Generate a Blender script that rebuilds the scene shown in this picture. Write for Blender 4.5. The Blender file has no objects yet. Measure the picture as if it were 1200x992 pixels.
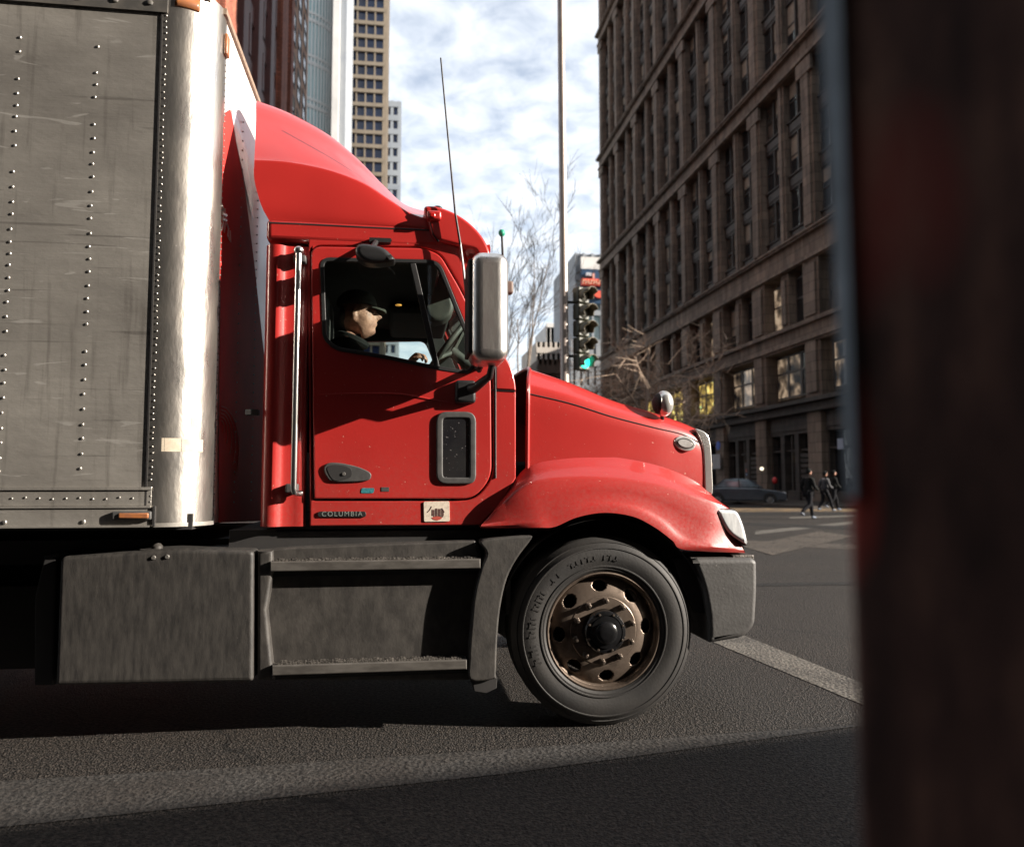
import bpy, bmesh, math, random
from mathutils import Vector, Matrix, Euler, noise as mnoise
R = math.radians
random.seed(7)
S = bpy.context.scene
COL = S.collection

# ------------------------------------------------------------------ camera frame
F = 930.0
YAW = R(8.0); PITCH = math.atan(68.0 / F)
CAM = Vector((0, 0, 1.33))
_h = Vector((math.sin(YAW), math.cos(YAW), 0))
RT = Vector((math.cos(YAW), -math.sin(YAW), 0))
FW = (_h * math.cos(PITCH) + Vector((0, 0, 1)) * math.sin(PITCH)).normalized()
UP = RT.cross(FW)
CY = 5.5                                  # centre line of the lorry

def ray(px, py):
    return FW + RT * ((px - 600) / F) + UP * ((496 - py) / F)
def at(px, py, Y):
    d = ray(px, py); return CAM + d * (Y / d.y)
def xz(px, py, Y):
    p = at(px, py, Y); return (p.x, p.z)
def gnd(px, py, z=0.0):
    d = ray(px, py); return CAM + d * ((z - CAM.z) / d.z)
def proj(p):
    v = Vector(p) - CAM; w = v.dot(FW)
    if w < 0.05: return (-9999, -9999)
    return (600 + F * v.dot(RT) / w, 496 - F * v.dot(UP) / w)

# ------------------------------------------------------------------ materials
def nodes(m):
    m.use_nodes = True
    nt = m.node_tree; b = nt.nodes.get('Principled BSDF'); return nt, b
def N(nt, t, **kw):
    n = nt.nodes.new(t)
    for k, v in kw.items():
        if k in n.inputs.keys(): n.inputs[k].default_value = v
        else: setattr(n, k, v)
    return n
def col4(c): return (c[0], c[1], c[2], 1)

def pm(name, c1, c2=None, scale=4, lo=.35, hi=.65, rough=.5, rough2=None, metal=0, bump=0, bscale=60, coat=0, spec=.5,
       stretch=(1, 1, 1), dust=None, dust_z=(0.3, 1.4), dust_amt=.5, dscale=7, detail=6, specks=None, speck_amt=.1, wav=0):
    m = bpy.data.materials.new(name); nt, b = nodes(m)
    b.inputs['Metallic'].default_value = metal
    b.inputs['Roughness'].default_value = rough
    b.inputs['Specular IOR Level'].default_value = spec
    b.inputs['Coat Weight'].default_value = coat
    b.inputs['Coat Roughness'].default_value = .08
    tc = N(nt, 'ShaderNodeTexCoord'); mp = N(nt, 'ShaderNodeMapping')
    mp.inputs['Scale'].default_value = stretch
    nt.links.new(tc.outputs['Object'], mp.inputs['Vector'])
    no = N(nt, 'ShaderNodeTexNoise', Scale=scale, Detail=detail, Roughness=.6)
    nt.links.new(mp.outputs[0], no.inputs['Vector'])
    rp = N(nt, 'ShaderNodeMapRange'); rp.inputs[1].default_value = lo; rp.inputs[2].default_value = hi
    nt.links.new(no.outputs['Fac'], rp.inputs[0])
    mx = N(nt, 'ShaderNodeMix', data_type='RGBA')
    mx.inputs[6].default_value = col4(c1); mx.inputs[7].default_value = col4(c2 or c1)
    nt.links.new(rp.outputs[0], mx.inputs[0])
    cur = mx.outputs[2]
    rfac = rp.outputs[0]
    if dust:
        sp = N(nt, 'ShaderNodeSeparateXYZ'); nt.links.new(tc.outputs['Object'], sp.inputs[0])
        g = N(nt, 'ShaderNodeMapRange'); g.inputs[1].default_value = dust_z[1]; g.inputs[2].default_value = dust_z[0]
        nt.links.new(sp.outputs[2], g.inputs[0])
        n2 = N(nt, 'ShaderNodeTexNoise', Scale=dscale, Detail=8, Roughness=.7); nt.links.new(mp.outputs[0], n2.inputs['Vector'])
        r2 = N(nt, 'ShaderNodeMapRange'); r2.inputs[1].default_value = .35; r2.inputs[2].default_value = .75
        nt.links.new(n2.outputs['Fac'], r2.inputs[0])
        mu = N(nt, 'ShaderNodeMath', operation='MULTIPLY'); nt.links.new(g.outputs[0], mu.inputs[0]); nt.links.new(r2.outputs[0], mu.inputs[1])
        mu2 = N(nt, 'ShaderNodeMath', operation='MULTIPLY'); nt.links.new(mu.outputs[0], mu2.inputs[0]); mu2.inputs[1].default_value = dust_amt
        md = N(nt, 'ShaderNodeMix', data_type='RGBA'); nt.links.new(mu2.outputs[0], md.inputs[0]); nt.links.new(cur, md.inputs[6])
        md.inputs[7].default_value = col4(dust); cur = md.outputs[2]
        rr = N(nt, 'ShaderNodeMapRange'); rr.inputs[3].default_value = rough; rr.inputs[4].default_value = min(1, rough + .5)
        nt.links.new(mu2.outputs[0], rr.inputs[0]); nt.links.new(rr.outputs[0], b.inputs['Roughness'])
        if coat:
            rc = N(nt, 'ShaderNodeMapRange'); rc.inputs[3].default_value = coat; rc.inputs[4].default_value = 0
            nt.links.new(mu2.outputs[0], rc.inputs[0]); nt.links.new(rc.outputs[0], b.inputs['Coat Weight'])
    elif rough2 is not None:
        rr = N(nt, 'ShaderNodeMapRange'); rr.inputs[3].default_value = rough; rr.inputs[4].default_value = rough2
        nt.links.new(rfac, rr.inputs[0]); nt.links.new(rr.outputs[0], b.inputs['Roughness'])
    if specks:
        n3 = N(nt, 'ShaderNodeTexNoise', Scale=55, Detail=3, Roughness=.6); nt.links.new(tc.outputs['Object'], n3.inputs['Vector'])
        r3 = N(nt, 'ShaderNodeMapRange'); r3.inputs[1].default_value = 1 - .3 - speck_amt; r3.inputs[2].default_value = 1 - .26 - speck_amt
        nt.links.new(n3.outputs['Fac'], r3.inputs[0])
        m3 = N(nt, 'ShaderNodeMix', data_type='RGBA'); nt.links.new(r3.outputs[0], m3.inputs[0]); nt.links.new(cur, m3.inputs[6])
        m3.inputs[7].default_value = col4(specks); cur = m3.outputs[2]
    nt.links.new(cur, b.inputs['Base Color'])
    if bump or wav:
        nrm = None
        if bump:
            nb = N(nt, 'ShaderNodeTexNoise', Scale=bscale, Detail=4); nt.links.new(mp.outputs[0], nb.inputs['Vector'])
            bp = N(nt, 'ShaderNodeBump', Strength=bump, Distance=.01); nt.links.new(nb.outputs['Fac'], bp.inputs['Height']); nrm = bp
        if wav:
            nw = N(nt, 'ShaderNodeTexNoise', Scale=1.7, Detail=1); nt.links.new(tc.outputs['Object'], nw.inputs['Vector'])
            bw = N(nt, 'ShaderNodeBump', Strength=1, Distance=wav); nt.links.new(nw.outputs['Fac'], bw.inputs['Height'])
            if nrm: nt.links.new(nrm.outputs[0], bw.inputs['Normal'])
            nrm = bw
        nt.links.new(nrm.outputs[0], b.inputs['Normal'])
    return m

def glass_mat(name, tint=(1, 1, 1), refl=.12, rough=.0):
    m = bpy.data.materials.new(name); m.use_nodes = True; nt = m.node_tree; nt.nodes.clear()
    out = N(nt, 'ShaderNodeOutputMaterial'); tr = N(nt, 'ShaderNodeBsdfTransparent'); gl = N(nt, 'ShaderNodeBsdfGlossy')
    tr.inputs[0].default_value = col4(tint); gl.inputs['Roughness'].default_value = rough
    fr = N(nt, 'ShaderNodeFresnel', IOR=1.45); mxv = N(nt, 'ShaderNodeMath', operation='MULTIPLY'); mxv.inputs[1].default_value = refl / .04
    mxv.use_clamp = True
    nt.links.new(fr.outputs[0], mxv.inputs[0])
    mx = N(nt, 'ShaderNodeMixShader'); nt.links.new(mxv.outputs[0], mx.inputs[0]); nt.links.new(tr.outputs[0], mx.inputs[1]); nt.links.new(gl.outputs[0], mx.inputs[2])
    nt.links.new(mx.outputs[0], out.inputs[0]); return m

def emit_mat(name, c, s, c2=None, scale=1.0):
    m = bpy.data.materials.new(name); nt, b = nodes(m)
    b.inputs['Base Color'].default_value = col4(c); b.inputs['Emission Color'].default_value = col4(c); b.inputs['Emission Strength'].default_value = s
    if c2:
        tc = N(nt, 'ShaderNodeTexCoord'); no = N(nt, 'ShaderNodeTexNoise', Scale=scale, Detail=3)
        nt.links.new(tc.outputs['Object'], no.inputs['Vector'])
        cr = N(nt, 'ShaderNodeValToRGB'); e = cr.color_ramp.elements
        e[0].position = .36; e[0].color = (.004, .004, .005, 1); e[1].position = .75; e[1].color = col4(c2)
        k = e.new(.5); k.color = (c[0] * .25, c[1] * .25, c[2] * .25, 1); k = e.new(.6); k.color = col4(c)
        nt.links.new(no.outputs['Fac'], cr.inputs[0]); nt.links.new(cr.outputs[0], b.inputs['Emission Color'])
        b.inputs['Base Color'].default_value = (.02, .02, .02, 1); b.inputs['Roughness'].default_value = .08
    return m

M = {}
RED = (.375, .0205, .0175)
M['red'] = pm('red lorry paint', RED, (.335, .018, .0155), scale=1.3, rough=.34, coat=.5, dust=(.17, .085, .065), dust_z=(.65, 1.6), dust_amt=.68, dscale=60, specks=(.46, .20, .16), speck_amt=.004, wav=.010, bump=.03, bscale=90)
M['redtop'] = pm('red fairing paint', (.40, .022, .0185), (.36, .0195, .0165), scale=1.1, rough=.3, coat=.5, wav=.012, bump=.02, bscale=90)
M['redlamp'] = pm('red marker lens', (.35, .01, .008), rough=.2)
M['chrome'] = pm('worn chrome', (.74, .73, .71), (.6, .58, .55), scale=9, rough=.14, rough2=.3, metal=.72, bump=.05, bscale=25)
M['chrome_dull'] = pm('scratched mirror shell', (.74, .72, .70), (.52, .50, .47), scale=14, rough=.26, rough2=.36, metal=.95, bump=.08, bscale=70, stretch=(1, 1, .3))
M['bar'] = pm('grab bar metal', (.62, .62, .62), (.5, .49, .47), rough=.28, metal=1)
M['alu_post'] = pm('polished aluminium corner', (.62, .59, .55), (.42, .39, .35), scale=5, rough=.26, rough2=.4, metal=.96, bump=.12, bscale=26, stretch=(2, 2, .7), specks=(.75, .72, .68), speck_amt=-.02)
M['white'] = pm('white trailer paint', (.78, .76, .72), (.7, .67, .62), scale=3, rough=.3, coat=.3)
M['redgraphic_reflection'] = pm('red trailer graphic and reflection', (.62, .05, .042), (.48, .04, .034), scale=2.2, rough=.6, spec=.12)
def alu_mat(name):
    m = bpy.data.materials.new(name); nt, b = nodes(m); tc = N(nt, 'ShaderNodeTexCoord')
    def nz(scale, stretch, lo, hi, detail=6, rough=.6, dist=0):
        mp = N(nt, 'ShaderNodeMapping'); mp.inputs['Scale'].default_value = stretch; nt.links.new(tc.outputs['Object'], mp.inputs[0])
        n = N(nt, 'ShaderNodeTexNoise', Scale=scale, Detail=detail, Roughness=rough, Distortion=dist); nt.links.new(mp.outputs[0], n.inputs['Vector'])
        r = N(nt, 'ShaderNodeMapRange'); r.inputs[1].default_value = lo; r.inputs[2].default_value = hi; nt.links.new(n.outputs['Fac'], r.inputs[0]); return r.outputs[0], n
    blotch, n0 = nz(1.3, (.7, 1, 1.4), .32, .68, 8, .65)
    grain, n1 = nz(9, (.12, 1, 5), .35, .65, 4)
    scr, n2 = nz(5, (.22, 1, 6), .655, .70, 3, .5, .6)
    streak, n3 = nz(7, (3, 1, .22), .56, .72, 4)
    pale, n4 = nz(6, (.5, 1, 3), .66, .70, 2, .5, 1.2)
    def mix(a, fac, c, amt, mode='MIX'):
        mu = N(nt, 'ShaderNodeMath', operation='MULTIPLY'); mu.inputs[1].default_value = amt; nt.links.new(fac, mu.inputs[0])
        x = N(nt, 'ShaderNodeMix', data_type='RGBA'); nt.links.new(mu.outputs[0], x.inputs[0])
        if isinstance(a, tuple): x.inputs[6].default_value = col4(a)
        else: nt.links.new(a, x.inputs[6])
        x.inputs[7].default_value = col4(c); return x.outputs[2]
    c = mix((.215, .20, .182), blotch, (.325, .305, .275), 1); c = mix(c, grain, (.25, .235, .212), .45); c = mix(c, streak, (.13, .118, .105), .55); c = mix(c, scr, (.07, .062, .056), .42); c = mix(c, pale, (.46, .44, .41), .5)
    nt.links.new(c, b.inputs['Base Color']); b.inputs['Metallic'].default_value = .5
    rr = N(nt, 'ShaderNodeMapRange'); rr.inputs[3].default_value = .36; rr.inputs[4].default_value = .6; nt.links.new(blotch, rr.inputs[0]); nt.links.new(rr.outputs[0], b.inputs['Roughness'])
    bp = N(nt, 'ShaderNodeBump', Strength=.5, Distance=.02); nt.links.new(n0.outputs['Fac'], bp.inputs['Height'])
    bp2 = N(nt, 'ShaderNodeBump', Strength=.15, Distance=.004); nt.links.new(n1.outputs['Fac'], bp2.inputs['Height']); nt.links.new(bp.outputs[0], bp2.inputs['Normal']); nt.links.new(bp2.outputs[0], b.inputs['Normal'])
    return m
M['alu'] = alu_mat('weathered riveted aluminium')
M['rivet'] = pm('rivet metal', (.5, .48, .45), (.3, .28, .26), scale=30, rough=.35, metal=.8)
M['grime'] = pm('black grime', (.012, .011, .011), (.02, .018, .017), rough=.8)
M['black'] = pm('black plastic', (.012, .012, .013), (.02, .02, .02), rough=.4)
M['rubber'] = pm('tyre rubber', (.012, .011, .0105), (.022, .0195, .0175), scale=6, rough=.66, bump=.1, bscale=80)
M['skirt'] = pm('dusty grey plastic', (.047, .042, .037), (.020, .0175, .0155), scale=9, lo=.36, hi=.64, rough=.6, stretch=(1.8, 1.8, 1.0), bump=.1, bscale=45, specks=(.13, .12, .11), speck_amt=-.03, detail=10)
M['tank'] = pm('dirt streaked tank panel', (.040, .036, .032), (.0145, .013, .012), scale=8, lo=.34, hi=.66, rough=.58, stretch=(5, 5, 1.1), bump=.1, bscale=40, specks=(.11, .1, .09), speck_amt=-.03, detail=9)
M['bumper'] = pm('grey bumper plastic', (.075, .072, .069), (.055, .052, .05), scale=6, rough=.55, bump=.15, bscale=60, specks=(.38, .36, .34), speck_amt=-.02)
M['step'] = pm('step tread metal', (.15, .135, .12), (.05, .045, .04), scale=45, lo=.4, hi=.6, rough=.5, metal=.5, bump=.6, bscale=90)
M['stepbar'] = pm('worn step edge', (.105, .096, .086), (.06, .054, .048), scale=9, rough=.5, metal=.2, stretch=(1, 1, 3))
M['badge_ring'] = pm('pale badge ring', (.70, .69, .68), (.5, .48, .46), scale=20, rough=.25, metal=.3)
M['rim'] = pm('dirty alloy wheel', (.25, .195, .155), (.075, .057, .045), scale=9, lo=.36, hi=.66, rough=.36, rough2=.66, metal=.8, bump=.08, bscale=40)
M['nut'] = pm('oily wheel nuts', (.10, .08, .065), (.2, .16, .13), scale=40, rough=.4, metal=.8)
M['hub'] = pm('greasy hub', (.004, .004, .004), (.01, .01, .011), scale=12, rough=.22)
M['seal'] = pm('black rubber seal', (.01, .01, .011), (.018, .018, .018), rough=.5)
M['frame_grey'] = pm('dusty grey frame', (.060, .058, .056), (.038, .037, .036), scale=20, rough=.6)
M['dirtyglass'] = pm('dusty dark glass', (.012, .012, .014), (.02, .02, .02), rough=.08, specks=(.16, .15, .15), speck_amt=.03)
M['glass'] = glass_mat('cab glass', (.80, .86, .84), .055)
M['lens'] = pm('headlamp lens', (.75, .76, .76), (.55, .56, .57), scale=18, rough=.12, coat=.6, stretch=(3, 1, .6))
M['amber'] = pm('dull amber lens', (.36, .13, .04), (.22, .09, .05), scale=20, rough=.35)
M['indicator'] = pm('red side reflector', (.45, .02, .02), rough=.2)
M['interior'] = pm('dark cab trim', (.034, .032, .03), (.022, .021, .02), scale=8, rough=.7)
M['interior2'] = pm('grey cab trim', (.075, .073, .06), (.04, .04, .035), scale=8, rough=.6)
M['teal'] = pm('teal sticker', (.05, .23, .26), (.02, .1, .12), scale=90, rough=.4)
M['sticker'] = pm('worn cream sticker', (.62, .54, .44), (.4, .33, .27), scale=60, lo=.45, hi=.75, rough=.6)
M['sticker_ink'] = pm('sticker ink', (.04, .02, .02), (.12, .05, .04), scale=80, rough=.6)
M['sticker_red'] = pm('sticker red ink', (.38, .06, .04), rough=.6)
M['badge_letters'] = pm('worn badge letters', (.55, .6, .56), (.3, .33, .3), scale=120, rough=.3, metal=.6)
M['skin'] = pm('weathered skin', (.52, .275, .19), (.27, .125, .088), scale=26, lo=.38, hi=.66, rough=.55, bump=.35, bscale=90)
M['jacket'] = pm('black jacket cloth', (.009, .0095, .009), (.016, .016, .0155), scale=14, rough=.9, spec=.1, bump=.3, bscale=25)
M['cap'] = pm('dark olive cap cloth', (.028, .028, .021), (.04, .038, .028), scale=12, rough=.8)
M['hair'] = pm('short grey hair', (.06, .05, .04), (.11, .1, .09), scale=90, rough=.7)
M['eye'] = pm('eye dark', (.02, .015, .012), rough=.2)
M['glove'] = pm('tan work glove', (.42, .33, .22), (.3, .22, .14), scale=30, rough=.8)

# ------------------------------------------------------------------ object helpers
ABS = {}
def link(o, parent=None):
    COL.objects.link(o)
    if parent is not None:
        o.parent = parent
        if parent.name in ABS: o.matrix_parent_inverse = Matrix.Translation(-ABS[parent.name])
    return o
def thing(name, label, cat, loc=(0, 0, 0), rz=0, group=None, absolute=False):
    o = bpy.data.objects.new(name, None); o.empty_display_size = .3; COL.objects.link(o)
    o.location = loc; o.rotation_euler = (0, 0, rz); tag(o, label, cat, group)
    if absolute: ABS[o.name] = Vector(loc)
    return o
def tag(o, label=None, cat=None, group=None, kind=None):
    if label: o['label'] = label
    if cat: o['category'] = cat
    if group: o['group'] = group
    if kind: o['kind'] = kind
    return o
def finish(me, smooth=True, ang=38):
    if not smooth: return
    bm = bmesh.new(); bm.from_mesh(me)
    for f in bm.faces: f.smooth = True
    for e in bm.edges:
        if len(e.link_faces) == 2 and e.calc_face_angle(0) > R(ang): e.smooth = False
    bm.to_mesh(me); bm.free()
def mk(name, verts, faces, mat, parent=None, smooth=True, ang=38, mi=None):
    me = bpy.data.meshes.new(name); me.from_pydata([tuple(v) for v in verts], [], faces); me.update()
    for m in (mat if isinstance(mat, (list, tuple)) else [mat]): me.materials.append(M[m] if isinstance(m, str) else m)
    if mi:
        for p, i in zip(me.polygons, mi): p.material_index = i
    finish(me, smooth, ang)
    return link(bpy.data.objects.new(name, me), parent)
def bm_obj(name, bm, mat, parent=None, smooth=True, ang=38):
    bmesh.ops.recalc_face_normals(bm, faces=bm.faces[:])
    me = bpy.data.meshes.new(name); bm.to_mesh(me); bm.free()
    for m in (mat if isinstance(mat, (list, tuple)) else [mat]): me.materials.append(M[m] if isinstance(m, str) else m)
    finish(me, smooth, ang)
    return link(bpy.data.objects.new(name, me), parent)
def bevel(o, w, seg=3, ang=30):
    m = o.modifiers.new('bevel', 'BEVEL'); m.width = w; m.segments = seg; m.limit_method = 'ANGLE'; m.angle_limit = R(ang); m.harden_normals = False
    for p in o.data.polygons: p.use_smooth = True
    return o
def subsurf(o, n=2):
    m = o.modifiers.new('sub', 'SUBSURF'); m.levels = n; m.render_levels = n; return o
def solid(o, t, off=-1):
    m = o.modifiers.new('thick', 'SOLIDIFY'); m.thickness = t; m.offset = off; return o

class MB:
    """collects boxes and tubes into one mesh"""
    def __init__(s): s.v = []; s.f = []; s.m = []
    def add(s, vs, fs, mi=0):
        k = len(s.v); s.v += [tuple(v) for v in vs]; s.f += [tuple(i + k for i in f) for f in fs]; s.m += [mi] * len(fs)
    def box(s, x0, x1, y0, y1, z0, z1, mi=0):
        s.add([(x0, y0, z0), (x1, y0, z0), (x1, y1, z0), (x0, y1, z0), (x0, y0, z1), (x1, y0, z1), (x1, y1, z1), (x0, y1, z1)],
              [(0, 3, 2, 1), (4, 5, 6, 7), (0, 1, 5, 4), (1, 2, 6, 5), (2, 3, 7, 6), (3, 0, 4, 7)], mi)
    def obox(s, O, U, V, W, mi=0):
        O, U, V, W = map(Vector, (O, U, V, W))
        s.add([O, O + U, O + U + V, O + V, O + W, O + U + W, O + U + V + W, O + V + W],
              [(0, 3, 2, 1), (4, 5, 6, 7), (0, 1, 5, 4), (1, 2, 6, 5), (2, 3, 7, 6), (3, 0, 4, 7)], mi)
    def tube(s, pts, r, n=8, mi=0, cap=True):
        pts = [Vector(p) for p in pts]; rr = r if isinstance(r, (list, tuple)) else [r] * len(pts)
        ring = []; up = None
        for i, p in enumerate(pts):
            d = (pts[min(i + 1, len(pts) - 1)] - pts[max(i - 1, 0)]).normalized()
            if up is None: up = d.orthogonal().normalized()
            up = (up - d * up.dot(d)); up = up.normalized() if up.length > 1e-6 else d.orthogonal().normalized()
            w = d.cross(up); ring.append([p + (up * math.cos(2 * math.pi * k / n) + w * math.sin(2 * math.pi * k / n)) * rr[i] for k in range(n)])
        vs = [v for q in ring for v in q]; fs = []
        for i in range(len(pts) - 1):
            for k in range(n): a = i * n + k; b = i * n + (k + 1) % n; fs.append((a, b, b + n, a + n))
        if cap: fs.append(tuple(range(n - 1, -1, -1))); fs.append(tuple(range((len(pts) - 1) * n, len(pts) * n)))
        s.add(vs, fs, mi)
    def ball(s, c, r, n=8, mi=0, sq=(1, 1, 1)):
        c = Vector(c); vs = []; fs = []
        m = max(3, n // 2)
        for i in range(m + 1):
            t = math.pi * i / m
            for k in range(n):
                a = 2 * math.pi * k / n
                vs.append(c + Vector((math.sin(t) * math.cos(a) * r * sq[0], math.sin(t) * math.sin(a) * r * sq[1], math.cos(t) * r * sq[2])))
        for i in range(m):
            for k in range(n):
                a = i * n + k; b = i * n + (k + 1) % n; fs.append((a, a + n, b + n, b))
        s.add(vs, fs, mi)
    def lathe_y(s, c, prof, n=48, mi=0):
        """prof: (radius, dy) turned about the Y axis through c"""
        c = Vector(c); vs = []; fs = []
        for r, dy in prof:
            for k in range(n):
                a = 2 * math.pi * k / n; vs.append(c + Vector((r * math.cos(a), dy, r * math.sin(a))))
        for i in range(len(prof) - 1):
            for k in range(n):
                a = i * n + k; b = i * n + (k + 1) % n; fs.append((a, b, b + n, a + n))
        s.add(vs, fs, mi)
    def build(s, name, mat, parent=None, smooth=True, ang=38):
        return mk(name, s.v, s.f, mat, parent, smooth, ang, s.m)

def merge(dst, src):
    """take the geometry of src into the mesh of dst as surface detail"""
    me = dst.data; k = len(me.materials)
    for m in src.data.materials: me.materials.append(m)
    bm = bmesh.new(); bm.from_mesh(me); n0 = len(bm.faces); bm.from_mesh(src.data); bm.faces.ensure_lookup_table()
    for f in bm.faces[n0:]: f.material_index += k
    bm.to_mesh(me); bm.free(); bpy.data.objects.remove(src); return dst
def spl(pts, n=8, closed=False):
    """Catmull-Rom through n-dimensional points"""
    P = [Vector(p) for p in pts]; out = []; L = len(P)
    rng = range(L if closed else L - 1)
    for i in rng:
        g = (lambda k: P[k % L]) if closed else (lambda k: P[max(0, min(L - 1, k))])
        p0, p1, p2, p3 = g(i - 1), g(i), g(i + 1), g(i + 2)
        for k in range(n):
            t = k / n
            out.append(.5 * ((2 * p1) + (p2 - p0) * t + (2 * p0 - 5 * p1 + 4 * p2 - p3) * t * t + (3 * p1 - p0 - 3 * p2 + p3) * t ** 3))
    if not closed: out.append(P[-1])
    return out
def fillet(pts, r, n=5):
    out = []; L = len(pts)
    rs = r if isinstance(r, (list, tuple)) else [r] * L
    for i in range(L):
        p = Vector(pts[i]); a = Vector(pts[i - 1]) - p; b = Vector(pts[(i + 1) % L]) - p
        rr = min(rs[i], a.length * .45, b.length * .45)
        if rr < 1e-6: out.append(p); continue
        p0 = p + a.normalized() * rr; p1 = p + b.normalized() * rr
        for k in range(n + 1):
            t = k / n; out.append((1 - t) ** 2 * p0 + 2 * t * (1 - t) * p + t * t * p1)
    return out
def plate(name, loops, y0, y1, bev, mat, parent=None, seg=2, fill='BOTH'):
    """flat outline(s) in X,Z (later loops are holes) given a thickness from y0 to y1 and rounded edges"""
    cu = bpy.data.curves.new(name, 'CURVE'); cu.dimensions = '2D'; cu.fill_mode = fill
    for lp in loops:
        s = cu.splines.new('POLY'); s.points.add(len(lp) - 1); s.use_cyclic_u = True
        for p, q in zip(s.points, lp): p.co = (q[0], q[1], 0, 1)
    h = (y1 - y0) / 2
    cu.extrude = max(h - bev, .0001); cu.bevel_depth = bev; cu.bevel_resolution = seg; cu.offset = -bev
    tmp = bpy.data.objects.new(name + '_t', cu); COL.objects.link(tmp)
    dg = bpy.context.evaluated_depsgraph_get(); dg.update()
    me = bpy.data.meshes.new_from_object(tmp.evaluated_get(dg))
    bpy.data.objects.remove(tmp); bpy.data.curves.remove(cu)
    yc = (y0 + y1) / 2
    for v in me.vertices: v.co = (v.co.x, yc - v.co.z, v.co.y)
    bm = bmesh.new(); bm.from_mesh(me); bmesh.ops.remove_doubles(bm, verts=bm.verts[:], dist=1e-5)
    bmesh.ops.recalc_face_normals(bm, faces=bm.faces[:]); bm.to_mesh(me); bm.free()
    me.materials.clear(); me.materials.append(M[mat] if isinstance(mat, str) else mat); me.name = name
    finish(me, True, 40)
    o = link(bpy.data.objects.new(name, me), parent)
    wn = o.modifiers.new('wn', 'WEIGHTED_NORMAL'); wn.keep_sharp = True; wn.weight = 100
    return o
def pxl(pts, Y): return [xz(p[0], p[1], Y) for p in pts]
def pplate(name, loops, Y, thick, bev, mat, parent=None, seg=2):
    return plate(name, [pxl(l, Y) for l in loops], Y, Y + thick, bev, mat, parent, seg)
def loft(name, curves, mat, parent=None, n=6, cross=0, mirror=None, caps=False, ang=38, sub=0):
    """skin over rows of matching control points; rows are splined along their length"""
    rows = [spl(c, n) for c in curves]
    if cross:
        cols = list(zip(*rows)); cols = [spl(c, cross) for c in cols]; rows = list(zip(*cols))
    if mirror is not None:
        rows = list(rows) + [[Vector((p.x, 2 * mirror - p.y, p.z)) for p in r] for r in reversed(rows[:-1])]
    L = len(rows[0]); vs = [p for r in rows for p in r]; fs = []
    for i in range(len(rows) - 1):
        for k in range(L - 1):
            a = i * L + k; fs.append((a, a + 1, a + L + 1, a + L))
    if caps:
        fs.append(tuple(i * L for i in range(len(rows)))); fs.append(tuple(i * L + L - 1 for i in reversed(range(len(rows)))))
    bm = bmesh.new(); bv = [bm.verts.new(v) for v in vs]
    for f in fs:
        try: bm.faces.new([bv[i] for i in f])
        except ValueError: pass
    o = bm_obj(name, bm, mat, parent, True, ang)
    if sub: subsurf(o, sub)
    return o
def rbox(name, x0, x1, y0, y1, z0, z1, bev, mat, parent=None, seg=3):
    mb = MB(); mb.box(min(x0, x1), max(x0, x1), min(y0, y1), max(y0, y1), min(z0, z1), max(z0, z1)); o = mb.build(name, mat, parent)
    if bev: bevel(o, bev, seg)
    return o
def text(name, s, size, mat, parent, loc, rot, depth=.002, spacing=1.0):
    cu = bpy.data.curves.new(name, 'FONT'); cu.body = s; cu.size = size; cu.extrude = depth; cu.align_x = 'CENTER'; cu.align_y = 'CENTER'; cu.space_character = spacing
    t = bpy.data.objects.new(name + '_t', cu); COL.objects.link(t)
    dg = bpy.context.evaluated_depsgraph_get(); dg.update()
    me = bpy.data.meshes.new_from_object(t.evaluated_get(dg)); bpy.data.objects.remove(t)
    me.transform(Matrix.Translation(loc) @ Euler(rot).to_matrix().to_4x4())
    me.materials.clear(); me.materials.append(M[mat])
    return link(bpy.data.objects.new(name, me), parent)
def skin_mesh(name, V, E, rad, mat, parent=None, roots=(0,), sub=2, apply=False):
    bm = bmesh.new(); ly = bm.verts.layers.skin.verify()
    bv = []
    for i, v in enumerate(V):
        b = bm.verts.new(v); r = rad[i]; b[ly].radius = r if isinstance(r, tuple) else (r, r); b[ly].use_root = i in roots; bv.append(b)
    for a, b in E: bm.edges.new((bv[a], bv[b]))
    me = bpy.data.meshes.new(name); bm.to_mesh(me); bm.free()
    me.materials.append(M[mat])
    o = bpy.data.objects.new(name, me); link(o, parent)
    sk = o.modifiers.new('skin', 'SKIN'); sk.use_smooth_shade = True; sk.branch_smoothing = .6
    subsurf(o, sub)
    if apply:
        dg = bpy.context.evaluated_depsgraph_get(); dg.update(); me2 = bpy.data.meshes.new_from_object(o.evaluated_get(dg))
        o.modifiers.clear(); o.data = me2
        me2.materials.clear(); me2.materials.append(M[mat])
        for p in me2.polygons: p.use_smooth = True
    return o
# ================================================================== THE RED LORRY
YS = 4.37
T = thing('semi_truck', 'red long-nosed semi truck with a roof fairing, turning past the camera', 'truck', (1.1, CY, 0), absolute=True)

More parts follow.
